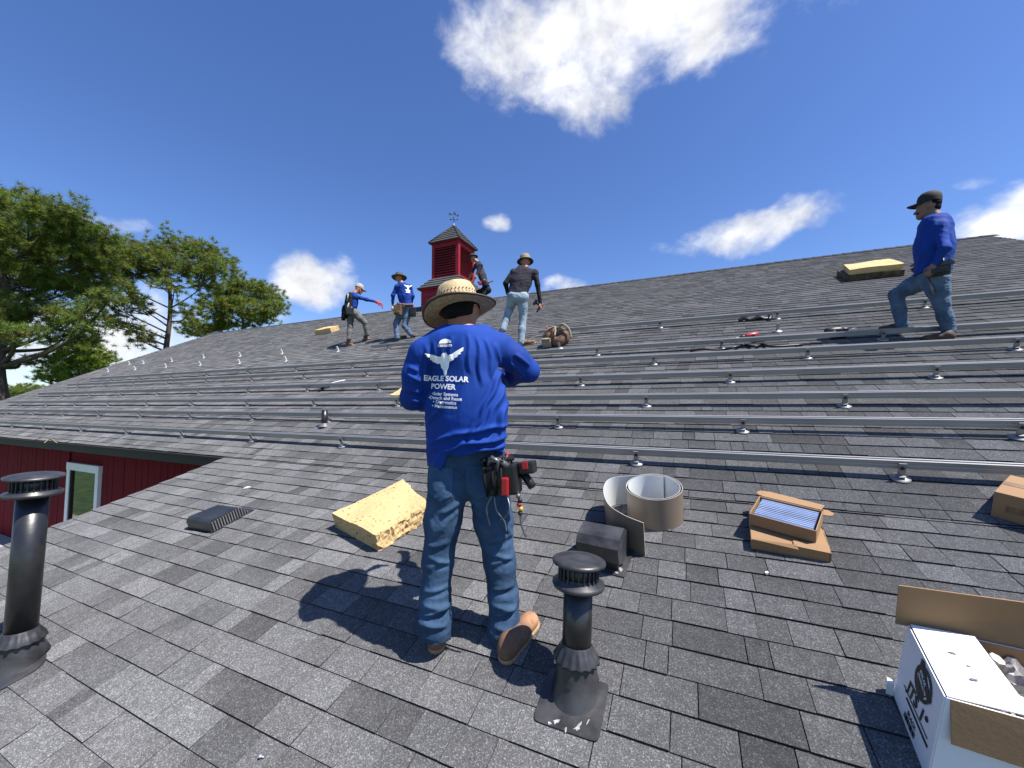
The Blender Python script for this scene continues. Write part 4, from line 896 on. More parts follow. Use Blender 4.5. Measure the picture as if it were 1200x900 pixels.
class Person:
    def __init__(s, label, px, roof, fw, name='person', group=None, off=0.0):
        s.base = (lo if roof == 'l' else ma)(*px); s.n = NL if roof == 'l' else NM; s.f = lo if roof == 'l' else ma
        h = Vector((s.base.x, s.base.y, 0)).normalized(); s.h = h; xr = Vector((h.y, -h.x, 0))
        s.M = Matrix(((xr.x, h.x, 0, s.base.x), (xr.y, h.y, 0, s.base.y), (xr.z, h.z, 1, s.base.z), (0, 0, 0, 1))); s.Mi = s.M.inverted()
        s.root = empty(name, s.M, label, 'person', group); a = math.radians(fw); s.fw = Vector((math.sin(a), math.cos(a), 0)); s.rt = Vector((math.cos(a), -math.sin(a), 0)); s.nl = (s.Mi.to_3x3() @ s.n).normalized()
    def L(s, px, py, yo=0.0):
        r = ray(px, py); return (s.Mi @ (r * ((s.base.dot(s.h) + yo) / r.dot(s.h))))
    def G(s, px, py, o=0.0): return s.Mi @ s.f(px, py, o)
def hand(S, w, d, pn, sc=1.0, curl=.5, spread=.008, thumb=1):
    """palm and five fingers from wrist w along d; pn = palm normal (fingers curl towards it)"""
    d = Vector(d).normalized(); pn = Vector(pn); pn = (pn - d * pn.dot(d)).normalized(); sd = d.cross(pn)
    kn = Vector(w) + d * .085 * sc
    S.cone(w, kn, .026 * sc, .036 * sc, .012, pn, .45)
    for i, (ln, rr_) in enumerate(((.070, .0085), (.080, .009), (.074, .0088), (.058, .0078))):
        b = kn + sd * ((i - 1.5) * .019 * sc); a1 = curl * .8 + .06 * i; a2 = curl * 1.7
        m_ = b + (d * math.cos(a1) + pn * math.sin(a1)) * ln * .55 * sc; e = m_ + (d * math.cos(a2) + pn * math.sin(a2)) * ln * .5 * sc
        S.cone(b, m_, rr_ * sc, rr_ * sc * .95, .006); S.cone(m_, e, rr_ * sc * .95, rr_ * sc * .8, .004)
    b = Vector(w) + d * .028 * sc - sd * thumb * .026 * sc; m_ = b + (d * .72 - sd * thumb * .6 + pn * .35).normalized() * .042 * sc; e = m_ + (d * .9 + pn * .5).normalized() * .032 * sc
    S.cone(b, m_, .012 * sc, .0105 * sc, .008); S.cone(m_, e, .0105 * sc, .0085 * sc, .004)
def head(S, c, fw, up, rt, sc=1.0, chin=True):
    c, fw, up, rt = Vector(c), Vector(fw), Vector(up), Vector(rt)
    S.cone(c + up * .02 - fw * .012, c + up * .028 + fw * .015, .088 * sc, .084 * sc, .03, rt, .86)
    S.cone(c - up * .055 + fw * .038, c - up * .088 + fw * .066, .056 * sc, .038 * sc, .035, rt, .95)
    S.cone(c - up * .002 + fw * .088, c - up * .038 + fw * .112, .010, .015, .012); S.cone(c + up * .018 + fw * .08 - rt * .03, c + up * .018 + fw * .08 + rt * .03, .014, .014, .015)
    S.cone(c - up * .066 + fw * .094 - rt * .018, c - up * .066 + fw * .094 + rt * .018, .0095, .0095, .012)
    for g_ in (-1, 1): S.cone(c + rt * g_ * .078 - up * .03, c + rt * g_ * .083 + up * .012 - fw * .008, .014, .019, .006, rt, .5)
def boot(P, heel, toe, ank, m, sole, name='boot', w=.047):
    heel, toe, ank = Vector(heel), Vector(toe), Vector(ank); n = P.nl; ax = (toe - heel).normalized()
    S = SDF(.007); b = n * .045
    S.cone(heel + ax * .045 + b, heel + ax * .14 + b, .043, .045, .02); S.cone(heel + ax * .14 + b * .9, toe - ax * .05 + b * .75, .044, .042, .025, n, .9)
    S.cone(heel + ax * .07 + b * 1.5, ank, .046, .05, .03); hz = np.array(heel); nn = np.array(n)
    S.cut(lambda X, Y, Z: -((X - hz[0]) * nn[0] + (Y - hz[1]) * nn[1] + (Z - hz[2]) * nn[2]) + .018)
    o = S.build(name, m, P.root)
    S = SDF(.006); S.cone(heel + ax * .046 + n * .02, heel + ax * .14 + n * .02, .044, .043, .02); S.cone(heel + ax * .14 + n * .02, toe - ax * .05 + n * .02, .044, .05, .02)
    S.cut(lambda X, Y, Z: np.abs((X - hz[0]) * nn[0] + (Y - hz[1]) * nn[1] + (Z - hz[2]) * nn[2] - .0155) - .0125)
    S.build('sole', sole, o); return o
def hat_mesh(P, c, up, m, r_crown=.095, h=.11, r_brim=.165, droop=.03, roll=.0, name='hat', fw=None, flat=1.0, band=None, brim_m=None, seg=48):
    up = Vector(up).normalized(); q = up.to_track_quat('Z', 'Y').to_matrix().to_4x4(); M = Matrix.Translation(c) @ q
    f = MB(); f.lathe([(r_crown * 1.02, 0), (r_crown, h * .35), (r_crown * .95, h * .7), (r_crown * .84, h * .9), (r_crown * .6, h), (.001, h * .99)], seg, M, close=False); o = f.build(name, m, P.root)
    def wr(q_, a): k = max(0, (math.hypot(q_[0], q_[1]) - r_crown) / (r_brim - r_crown)); return (q_[0], q_[1] * flat, q_[2] + roll * k * k * (math.cos(a) ** 2) - droop * k ** 1.5)
    f = MB(); n = 7; f.lathe([(r_crown * .97 + (r_brim - r_crown * .97) * i / n, .002) for i in range(n + 1)] + [(r_brim + .003, .0)] + [(r_brim - (r_brim - r_crown * .97) * i / n, -.003) for i in range(n + 1)], seg, M, warp=wr, close=False); b = f.build('brim', brim_m or m, o)
    if band: f = MB(); f.lathe([(r_crown * 1.035, .004), (r_crown * 1.03, .028), (r_crown * 1.0, .028)], seg, M, close=False); f.build('hat_band', band, o)
    return o, M
def cap_mesh(P, c, up, fw, m, r=.098, bill=.085, name='cap'):
    up = Vector(up).normalized(); fw = Vector(fw); fw = (fw - up * fw.dot(up)).normalized(); rt = fw.cross(up)
    M = Matrix(((rt.x, fw.x, up.x, c[0]), (rt.y, fw.y, up.y, c[1]), (rt.z, fw.z, up.z, c[2]), (0, 0, 0, 1)))
    f = MB(); f.lathe([(r, -.012), (r * 1.01, .03), (r * .93, .07), (r * .7, .102), (r * .35, .117), (.001, .12)], 32, M @ Matrix.Diagonal((.9, 1.08, 1, 1)), close=False); o = f.build(name, m, P.root)
    V = []; F = []; n = 12
    for z in (.0, -.006):
        for i in range(n + 1):
            a = math.pi * (i / n) * .86 + math.pi * .07; x = r * .9 * math.cos(a); V.append((x, r * 1.05 * math.sin(a) * .9, z + .004 - .018 * (x / r) ** 2)); V.append((x * .95, r * 1.05 * math.sin(a) * .9 + bill * math.sin(a) ** .5, z - .012 - .025 * (x / r) ** 2))
    k = 2 * (n + 1)
    for i in range(n): F += [(2 * i, 2 * i + 1, 2 * i + 3, 2 * i + 2), (k + 2 * i, k + 2 * i + 2, k + 2 * i + 3, k + 2 * i + 1), (2 * i + 1, k + 2 * i + 1, k + 2 * i + 3, 2 * i + 3)]
    f = MB(); f.add(V, F, True, M); f.build('bill', m, o); return o
def conform(o, P, target, yo, off=.004, cuts=2):
    """press flat print (local x, z) onto the back of a shirt, seen along local y"""
    bm = bmesh.new(); bm.from_mesh(o.data); bmesh.ops.triangulate(bm, faces=bm.faces[:])
    for _ in range(cuts):
        ed = [e for e in bm.edges if e.calc_length() > .012]
        if ed: bmesh.ops.subdivide_edges(bm, edges=ed, cuts=1); bmesh.ops.triangulate(bm, faces=bm.faces[:])
    tm = target.data; bv = BVHTree.FromPolygons([v.co.copy() for v in tm.vertices], [list(p_.vertices) for p_ in tm.polygons])
    for v in bm.verts:
        h = bv.ray_cast(Vector((v.co.x, yo, v.co.z)), Vector((0, 1, 0)))
        if h[0] is not None: v.co = h[0] + h[1].normalized() * off if h[1].y < 0 else h[0] - h[1].normalized() * off
    bm.to_mesh(o.data); bm.free()

# ---------------- the worker in the straw hat, seen from behind
P = Person('worker in straw hat and blue printed shirt standing on the porch roof, back turned', (550, 768), 'l', 32)
L = P.L
hC_ = L(538, 366, .05); up_h = (Vector((-.10, .22, 1))).normalized()
S = SDF(.008); head(S, L(541, 366, .05), (P.fw + Vector((0, 0, -.35))).normalized(), (Vector((0, 0, 1)) + P.fw * .33).normalized(), P.rt)
S.cone(L(541, 392, -.01), L(541, 368, .03), .066, .058, .03); S.cone(L(545, 470, .02), L(542, 405, .0), .11, .10, .05, P.fw, .6); S.cone(L(500, 410), L(584, 403), .05, .05, .04)
for a, b, c in ((L(495, 412), L(486, 464, .04), L(520, 462, .30)), (L(588, 405), L(617, 434, .03), L(577, 447, .33))): S.path([a, b, c], [.038, .030, .024], .03)
S.cone(L(547, 545, .02), L(545, 470, .01), .08, .09, .05, P.fw, .7)
for a, b, c in ((L(524, 565), L(514, 650, .04), L(511, 745, .07)), (L(573, 565), L(584, 650, .05), L(594, 752, .08))): S.path([a, b, c], [.05, .04, .035], .04)
hand(S, L(520, 462, .30), P.fw + Vector((.5, 0, .25)), Vector((1, 0, -.3)), 1.0, .6, thumb=-1); hand(S, L(577, 447, .33), P.fw + Vector((-.6, 0, .2)), Vector((-1, 0, -.3)), 1.0, .6, thumb=1)
body = S.build('body', m_skin, P.root)
S = SDF(.008); c_ = L(541, 362, .045); S.cone(c_ - P.fw * .012 + Vector((0, 0, .012)), c_ - P.fw * .022 - Vector((0, 0, .02)), .090, .088, .03, P.rt, .92); zhr = L(541, 371.5, -.05).z; S.cut(lambda X, Y, Z: zhr - Z + .25 * Y + 0 * X)
S.build('hair', m_hair, P.root, wrinkle(5, .003, 60))
# shirt
S = SDF(.0065)
S.cone(L(546, 590, .0), L(545, 480, .0), .206, .203, .05, P.fw, .68); S.cone(L(545, 480), L(541, 425, -.01), .200, .185, .06, P.fw, .62); S.cone(L(503, 413, -.01), L(582, 406, -.01), .070, .068, .06)
S.cone(L(541, 398, -.015), L(541, 384, .0), .100, .068, .05); S.cone(L(520, 402, -.01), L(563, 398, -.01), .078, .074, .05)
S.path([L(495, 414), L(488, 440, .01), L(484.5, 466, .045), L(497, 470, .18), L(513, 466, .27)], [.070, .066, .058, .052, .042], .035)
S.path([L(587, 408), L(603, 420, .0), L(619, 435, .03), L(599, 441, .17), L(579, 447, .31)], [.070, .064, .053, .050, .042], .035)
nb_ = np.array(L(541, 376, .01)); S.cut(lambda X, Y, Z: Z - nb_[2] + .012 - .25 * (Y - nb_[1]) + 0 * X)
xa, za, zb_ = L(523, 500).x, L(520, 533, -.12).z, L(505, 556, -.12).z
S.cut(lambda X, Y, Z: (za + (zb_ - za) * np.clip((xa + .015 - X) / .035, 0, 1) + .010 * np.sin(X * 22) + 0 * Y) - Z)
w1 = wrinkle(11, .0065, 15, (1, 1, 6), 1.8, 4); w2 = wrinkle(12, .0075, 17, (4.5, 4.5, .9), 1.9, 4); w3 = wrinkle(13, .0008, 45, (1, 1, 2.5), 1.6, 4)
zc, zh = L(540, 470).z, L(540, 520).z; ls = np.array(L(590, 405)); rs_ = np.array(L(497, 410))
def folds(V, segs, amp, wd_):
    """ridges of pulled cloth, each along a segment given in picture pixels"""
    o = np.zeros(len(V)); wob = .004 * np.sin(V[:, 2] * 41 + V[:, 0] * 23)
    for x0, y0, x1, y1, k in segs:
        a, b = L(x0, y0, -.1), L(x1, y1, -.1); a, b = np.array([a.x, a.z]), np.array([b.x, b.z]); ab = b - a; ln = np.linalg.norm(ab)
        p_ = V[:, [0, 2]] - a; t = p_ @ ab / ln ** 2; dd = (p_[:, 0] * ab[1] - p_[:, 1] * ab[0]) / ln + wob; en = np.clip(1 - (2 * t - 1) ** 4, 0, 1) * (t > 0) * (t < 1)
        o += k * amp * en * (np.exp(-(dd / wd_) ** 2) - .55 * np.exp(-((dd - 1.9 * wd_) / (wd_ * 1.1)) ** 2))
    return o
SF = [(592, 426, 548, 520, 1.2), (596, 446, 560, 512, 1), (597, 466, 574, 522, .8), (560, 394, 564, 455, .7), (571, 396, 578, 446, .8), (549, 392, 551, 440, .6), (582, 401, 588, 438, .8), (500, 404, 497, 452, .7), (510, 399, 506, 446, .6), (529, 394, 528, 425, .5),
      (497, 520, 548, 506, 1), (528, 508, 600, 498, 1), (536, 520, 600, 512, 1.1), (512, 531, 566, 515, .8), (497, 500, 520, 470, .7), (494, 535, 515, 520, .7), (556, 528, 600, 520, .8),
      (598, 424, 617, 442, 1), (604, 413, 624, 427, .9), (593, 432, 606, 450, .8), (474, 438, 492, 448, .9), (473, 454, 493, 461, 1), (476, 428, 490, 434, .7), (478, 468, 496, 470, .8), (500, 455, 496, 490, .8), (590, 478, 580, 520, .7)]
def shirt_disp(V):
    low_ = np.clip((zc - V[:, 2]) / (zc - zh), 0, 1); base_ = w1(V) * (1 - low_) + w2(V) * low_ + w3(V)
    # drag folds that fan from the right armpit and from the shoulders
    def fan(c, amp, nf, ph, reach):
        dx, dz = V[:, 0] - c[0], V[:, 2] - c[2]; r = np.hypot(dx, dz) + 1e-6; th_ = np.arctan2(dz, dx); return amp * (np.abs(np.sin(th_ * nf + ph + r * 3)) ** .7 - .6) * np.exp(-(r / reach) ** 2) * np.clip(r / .08, 0, 1)
    return base_ * .75 + folds(V, SF, .013, .0095) + .0 * fan((ls[0] + .02, 0, ls[2] - .03), .007, 4.5, .4, .16)
shirt = S.build('shirt', m_blue, P.root, shirt_disp, 2)
# jeans
S = SDF(.0065)
S.cone(L(526, 556, .01), L(573, 556, .01), .102, .102, .05, P.fw, .95); S.cone(L(528, 532, .01), L(569, 532, .01), .09, .09, .05)
S.path([L(525, 574, .0), L(519, 610, .02), L(513.5, 655, .03), L(510, 700, .035), L(509, 728, .04), L(510.5, 749, .04)], [.096, .086, .073, .073, .082, .076], .03)
S.path([L(573, 572, .0), L(578, 610, .02), L(585, 655, .04), L(590, 700, .045), L(591, 738, .045), L(593, 760, .045)], [.100, .092, .077, .074, .080, .076], .03)
for hx, hy in ((510, 748), (594, 759)):
    hq = np.array(L(hx, hy, .05)); s_ = -1 if hx < 550 else 1
    S.cut(lambda X, Y, Z, hq=hq, s_=s_: np.where(s_ * (X + 0 * Y + 0 * Z) > s_ * L(548, 700).x, hq[2] - Z - .12 * (Y - hq[1]) - .0 * X, -1.0))
j1 = wrinkle(21, .0050, 13, (2.6, 2.6, .8), 2.0, 4); j2 = wrinkle(22, .011, 17, (3.2, 3.2, .7), 2.0, 4); j3 = wrinkle(23, .0016, 90)
zk, zan = L(515, 650).z, L(515, 705).z
JF = [(497, 646, 527, 640, .9), (498, 660, 528, 668, .9), (496, 675, 520, 664, .7), (492, 705, 526, 696, .9), (491, 718, 528, 724, 1.3), (492, 731, 526, 722, 1.2), (493, 742, 524, 745, 1), (549, 588, 575, 604, .9), (551, 600, 580, 625, .7), (541, 588, 515, 606, .9), (538, 600, 512, 628, .7),
      (568, 640, 604, 634, .8), (567, 655, 606, 662, .9), (570, 672, 602, 660, .7), (573, 704, 608, 694, 1), (573, 719, 610, 726, 1.3), (574, 734, 611, 722, 1.2), (577, 748, 608, 752, 1), (585, 610, 606, 640, .6), (505, 612, 500, 650, .5)]
def jean_disp(V):
    w = np.clip((zk - V[:, 2]) / (zk - zan), 0, 1); kn_ = np.exp(-((V[:, 2] - zk) / .07) ** 2); return j1(V) * (.35 + .5 * kn_) + j2(V) * w * .45 + j3(V) + folds(V, JF, .0085, .011)
jeans = S.build('jeans', m_den, P.root, jean_disp, 2)
m_stitch = mat('denim_seam', (.22, .30, .42), .8)
m_pock = denim('pocket_denim', (.026, .062, .135), (.075, .15, .27))
for px_, py_ in ((516, 568), (560, 566)):
    q = L(px_, py_, -.1); me = bpy.data.meshes.new('back_pocket'); me.from_pydata([(q.x + x, 0, q.z + z) for x, z in ((-.055, .07), (.055, .07), (.052, -.05), (0, -.075), (-.052, -.05))], [], [(0, 1, 2, 3, 4)]); o = link('back_pocket', me, m_pock, jeans); conform(o, P, jeans, -.6, .004, 4)
lh, rh = P.G(513, 769), P.G(588, 781)
boot(P, lh, lh + (BD := Vector((-.06, 1, 0)).normalized() * .28) - P.nl * P.nl.dot(BD), L(511, 738, .07), m_boot, m_sole)
rt_ = P.G(632, 722); rt_ = rh + (rt_ - rh).normalized() * .28; m_boot3 = mat('shaded_brown_suede', (.20, .11, .065), .85, 0, .25, 18, .3, 80)  # dark brown paints the shade on the side of this boot
RB = boot(P, rh, rt_, L(594, 745, .08), m_boot3, m_sole)
S = SDF(.006); ax_b = (rt_ - rh).normalized(); S.cone(rt_ - ax_b * .075 + P.nl * .047, rt_ - ax_b * .045 + P.nl * .04, .044, .044, .02, P.nl, .9); S.cut(lambda X, Y, Z, hz=np.array(rh), nn=np.array(P.nl): -((X - hz[0]) * nn[0] + (Y - hz[1]) * nn[1] + (Z - hz[2]) * nn[2]) + .026); S.build('sunlit_toe', mat('sunlit_suede', (.42, .22, .12), .85, 0, .2, 20, .3, 80), RB)  # lighter shape over the toe: sunlight painted into the boot colour

# straw hat
m_straw = mat('woven_straw', (.62, .47, .26), .8, 0, .2, 40, .6, 220, fine=.2, fscale=180); m_strawd = mat('dark_straw_underside', (.58, .42, .26), .85, 0, .2, 60, .4, 200, fine=.2, fscale=150)
upH = Vector((-.20, .20, 1)).normalized(); hc = L(538.5, 364, .05)
ho, HM = hat_mesh(P, hc, upH, m_straw, .102, .14, .172, .012, .030, 'straw_hat', flat=1.08, brim_m=m_strawd, seg=64)
m_holes = mat('dark_weave_gap', (.05, .035, .02), .9)
f = MB()
for i in range(34):
    a = 2 * math.pi * i / 34; ca, sa = math.cos(a), math.sin(a); r = .1015
    for z0, z1, tw in ((.042, .060, .05), (.066, .076, -.03)):
        q = [(r * math.cos(a + d_), r * math.sin(a + d_), z) for d_, z in ((-.035 + tw, z0), (.03 + tw, z0), (.05 - tw, z1), (-.01 - tw, z1))]; q2 = [(x * .97, y * .97, z) for x, y, z in q]
        f.add(q + q2, [(0, 1, 2, 3), (4, 7, 6, 5), (0, 4, 5, 1), (1, 5, 6, 2), (2, 6, 7, 3), (3, 7, 4, 0)], False, HM)
f.build('weave_gaps', m_holes, ho)
def wr2(q_, a): k = max(0, (math.hypot(q_[0], q_[1]) - .1) / (.172 - .1)); return (q_[0], q_[1] * 1.08, q_[2] + .030 * k * k * (math.cos(a) ** 2) - .012 * k ** 1.5)
f = MB(); f.lathe([(.169, .004), (.1775, .003), (.1775, -.005), (.169, -.005)], 64, HM, warp=wr2, close=False); f.build('brim_binding', m_boot2, ho)
for i in range(9):
    r = .106 + i * .0068; f = MB(); f.lathe([(r, -.0035), (r + .0022, -.0062), (r + .0045, -.0035)], 64, HM, warp=wr2, close=False); f.build('braid_ring', m_strawd, ho)
# print on the back of the shirt
def flat_text(body, size, px, py, bold=.0, rot=0.0):
    q = L(px, py, -.13); o = text(body, size, m_wht, shirt, Matrix.Translation((q.x, 0, q.z)) @ Matrix.Rotation(-math.radians(rot), 4, 'Y') @ Matrix.Rotation(math.pi / 2, 4, 'X'), 'shirt_lettering', bold, extr=0.0); conform(o, P, shirt, -.6, .0028); return o
flat_text('EAGLE SOLAR', .0330, 521.5, 446, .0011, -4); flat_text('POWER', .0330, 518.5, 455.5, .0011, -4)
for i, tx_ in enumerate(('•Solar Systems', '•Detach and Reset', '• Diagnostics', '• Maintenance')): flat_text(tx_, .0205, 521 - i * .2, 463.5 + i * 4.9, .0004, -4)
flat_text('CERTIFIED', .0135, 521, 405.5, .0006, -1)
def flat_poly(pts, px, py, sc, rot=0.0):
    q = L(px, py, -.13); c, s_ = math.cos(math.radians(rot)), math.sin(math.radians(rot)); me = bpy.data.meshes.new('shirt_emblem'); me.from_pydata([(q.x + (x * c - y * s_) * sc, 0, q.z + (x * s_ + y * c) * sc) for x, y in pts], [], [list(range(len(pts)))]); o = link('shirt_emblem', me, m_wht, shirt); conform(o, P, shirt, -.6, .0028, 5)
wing = [(.00, .62), (.10, .66), (.18, .60), (.24, .44), (.5, .5), (.8, .66), (1.25, .86), (1.32, .82), (1.2, .7), (1.3, .68), (1.05, .52), (1.12, .46), (.86, .36), (.9, .28), (.62, .2), (.62, .1), (.4, .06), (.3, -.05), (.24, -.35), (.12, -.55), (.08, -.78), (-.02, -.98)]
left_ = [(-.10, -.75), (-.12, -.5), (-.26, -.3), (-.3, -.02), (-.5, -.02), (-.66, .08), (-.8, .14), (-.86, .26), (-1.02, .3), (-1.0, .42), (-1.2, .48), (-1.15, .56), (-1.32, .68), (-1.25, .72), (-.8, .6), (-.5, .46), (-.22, .42), (-.18, .55), (-.12, .64)]
flat_poly(wing + left_, 521, 424, .068, 4)
dome = [(math.cos(a) * 1.0, math.sin(a) * .72) for a in [math.pi * i / 12 for i in range(13)]]; flat_poly(dome, 521.5, 401.5, .028, 2)
# tool pouch, drill battery and hanging bits at the right hip
bz = L(580, 543, -.09)
f = MB(); f.box((-.075, -.055, -.155), (.095, .05, .0), L_ := Matrix.Translation((bz.x + .02, bz.y - .02, bz.z)) @ Matrix.Rotation(math.radians(-24), 4, 'Z') @ Matrix.Rotation(math.radians(-7), 4, 'Y') @ Matrix.Scale(.86, 4), taper=(1.08, 1.15), bev=.014); pouch = f.build('tool_pouch', m_tool, P.root)
f = MB(); f.box((-.065, -.073, -.12), (.0, -.05, -.02), L_, bev=.006); f.build('pocket', m_blackc, pouch)
f = MB(); f.box((.035, -.082, -.145), (.072, -.056, -.055), L_ @ Matrix.Rotation(.12, 4, 'Y'), bev=.008); f.build('utility_knife', m_toolred, pouch)
m_gry = mat('grey_tool_metal', (.22, .23, .24), .35, .6)
f = MB(); f.tube([(-.05, -.03, -.02), (-.03, -.05, .03), (.03, -.06, .025), (.06, -.05, -.01)], .016, 10, L_); f.build('plier_handle', m_gry, pouch)
f = MB(); f.tube([(-.06, -.02, -.02), (-.075, -.05, .03), (-.05, -.06, .035)], .012, 8, L_); f.build('tool_handle', m_tool, pouch)
f = MB(); f.tube([(.02, .0, -.02), (.05, -.01, .045), (.06, -.01, .05)], .012, 8, L_); f.build('tool_handle', m_toolred, pouch)
f = MB(); f.box((.10, -.02, -.06), (.185, .06, .0), L_, bev=.010); bat = f.build('drill_battery', m_tool, pouch)
f = MB(); f.box((.125, -.026, -.035), (.158, -.019, .004), L_, bev=.003); f.build('battery_label', m_toolred, bat)
f = MB(); f.tube([(.11, .02, -.05), (.14, .02, -.1), (.16, .01, -.13)], .022, 10, L_); f.build('drill_grip', m_tool, bat)
for pts, r_, mm in (([(-.04, -.055, -.15), (-.075, -.06, -.21), (-.07, -.05, -.30)], .004, m_gry), ([(-.03, -.05, -.15), (-.02, -.065, -.22), (.01, -.05, -.28), (.015, -.05, -.33)], .004, m_gry), ([(.09, -.03, -.13), (.1, -.045, -.2), (.095, -.045, -.29), (.11, -.04, -.36)], .0055, m_gry), ([(.04, -.05, -.16), (.055, -.075, -.21), (.03, -.07, -.25), (-.01, -.06, -.27)], .0035, m_gry)):
    f = MB(); f.tube(catmull(pts, 4), r_, 6, L_); f.build('hanging_strap', mm, pouch)
for i, mm in enumerate((m_gry, m_tool, m_toolred, mat('yellow_plastic', (.7, .42, .05), .4), m_tool)):
    f = MB(); f.lathe([(.004, 0), (.012, .004), (.012, .018), (.004, .022)], 10, L_ @ Matrix.Translation((.098 + .006 * (i % 2), -.05, -.17 - i * .021))); f.build('bit_holder', mm, pouch)
for i in range(9):
    x, y_ = random.uniform(-.07, .08), random.uniform(-.06, .0); f = MB(); f.tube([(x, y_, -.03), (x + random.uniform(-.02, .02), y_ - .01, .02), (x + random.uniform(-.035, .035), y_ - .02, random.uniform(.02, .05))], random.uniform(.005, .011), 7, L_); f.build('small_tool', random.choice((m_tool, m_tool, m_gry, m_blackc)), pouch)
for i in range(3):
    x = -.06 + i * .045; f = MB(); f.tube([(x, -.06, -.005), (x - .004, -.075, -.06), (x, -.066, -.15)], .007, 6, L_); f.build('webbing', m_blackc, pouch)
f = MB(); f.tube(catmull([L(600, 537, -.03), L(590, 539, -.09), L(572, 541, -.125)], 5), .014, 8); f.build('belt', m_blackc, P.root)
# ---------------- the other workers
def worker(label, base, fw, J, R, shirt_m, pants_m, boot_m, sleeve_m=None, skin_m=m_skin, v=.009, sleeve='long', hands=(), hem=None, feet=None, lean_ax=None, seed=1, tw=.17, fl=.66, pw=.105, crouch=False):
    """J: joints by pixel and depth; R: radii scale. Joints named with L / R as seen in the picture."""
    P = Person(label, base, 'm', fw); L = P.L; j = {k: L(*q) for k, q in J.items()}; P.j = j
    fwv = Vector(lean_ax) if lean_ax else P.fw
    up = (j['neck'] - j['pel']).normalized()
    S = SDF(v if v < .008 else .0075); hf = (P.fw * 1.0 + Vector((0, 0, J.get('look', (0, 0, 0))[2] if 'look' in J else -.1))).normalized() if True else P.fw
    hu = (Vector((0, 0, 1)) - hf * hf.z).normalized(); hr = hf.cross(hu); P.hf, P.hu, P.hr = hf, hu, hr
    head(S, j['head'], hf, hu, hr); S.cone(j['neck'], j['head'] - hu * .03 - hf * .01, .06, .056, .03)
    S.cone(j['pel'], j['neck'] - up * .13, .115, .12, .05, fwv, .62); S.cone(j['sL'], j['sR'], .045, .045, .05)
    for sd in 'LR':
        S.path([j['s' + sd], j['e' + sd], j['w' + sd]], [.042, .037, .027], .03)
        S.path([j['h' + sd], j['k' + sd], j['a' + sd]], [.075, .052, .04], .04)
    for sd, pn, cu_, th in hands: hand(S, j['w' + sd], (j['w' + sd] - j['e' + sd]), pn, 1.05, cu_, thumb=th)
    P.body = S.build('body', skin_m, P.root)
    S = SDF(v); mid = j['pel'].lerp(j['neck'], .45)
    S.cone(j['pel'] - up * .03, mid, tw * .98, tw, .05, fwv, fl); S.cone(mid, j['neck'] - up * .12, tw, tw * .93, .06, fwv, fl); S.cone(j['sL'], j['sR'], .066, .066, .06); S.cone(j['neck'] - up * .05, j['neck'] + up * .005, .085, .066, .05)
    for sd in 'LR':
        if sleeve == 'long' or sleeve == sd: S.path([j['s' + sd], j['e' + sd], j['w' + sd].lerp(j['e' + sd], .08)], [.064, .052, .038], .035)
        else: S.path([j['s' + sd], j['e' + sd].lerp(j['s' + sd], .3)], [.062, .056], .035)
    S.cut(lambda X, Y, Z: (X - j['neck'].x) * up.x + (Y - j['neck'].y) * up.y + (Z - j['neck'].z) * up.z - .012)
    if hem is not None:
        hm = np.array(L(*hem[0])); h2 = np.array(L(*hem[1])); t = (h2 - hm); t[1] = 0; nn = np.array([-t[2], 0, t[0]]); nn /= np.linalg.norm(nn); nn = nn if nn[2] > 0 else -nn
        S.cut(lambda X, Y, Z: -((X - hm[0]) * nn[0] + (Z - hm[2]) * nn[2]) + 0 * Y)
    wa, wb = wrinkle(seed, .006, 18, (1, 1, 2)), wrinkle(seed + 50, .005, 26, (2, 2, .8))
    P.shirt = S.build('shirt', shirt_m, P.root, lambda V: wa(V) + wb(V), 1)
    if sleeve_m:
        for sd in 'LR':
            S = SDF(v); S.path([j['s' + sd].lerp(j['e' + sd], .55), j['e' + sd], j['w' + sd]], [.054, .047, .036], .03); S.build('arm_sleeve', sleeve_m, P.root, wrinkle(seed + 9, .003, 30))
    S = SDF(v); S.cone(j['hL'], j['hR'], pw + .012, pw + .012, .05, fwv, .95); S.cone(j['pel'] + up * .02, j['pel'] - up * .06, tw * .82, tw * .84, .05, fwv, .72)
    for sd in 'LR':
        h_, k_, a_ = j['h' + sd], j['k' + sd], j['a' + sd]; S.path([h_, h_.lerp(k_, .5), k_, k_.lerp(a_, .5), a_], [pw, pw * .86, .074, .070, .066], .035)
    wc, wd_ = wrinkle(seed + 3, .005, 26, (1.8, 1.8, .7)), wrinkle(seed + 4, .003, 50)
    P.pants = S.build('trousers', pants_m, P.root, lambda V: wc(V) + wd_(V), 1)
    for heel, toe, sd in feet:
        hv_ = P.G(*heel) if len(heel) == 2 else L(*heel); tv = P.G(*toe) if len(toe) == 2 else L(*toe); tv = hv_ + (tv - hv_).normalized() * .285; boot(P, hv_, tv, j['a' + sd], boot_m, m_sole if boot_m is m_boot else m_boot2)
    return P
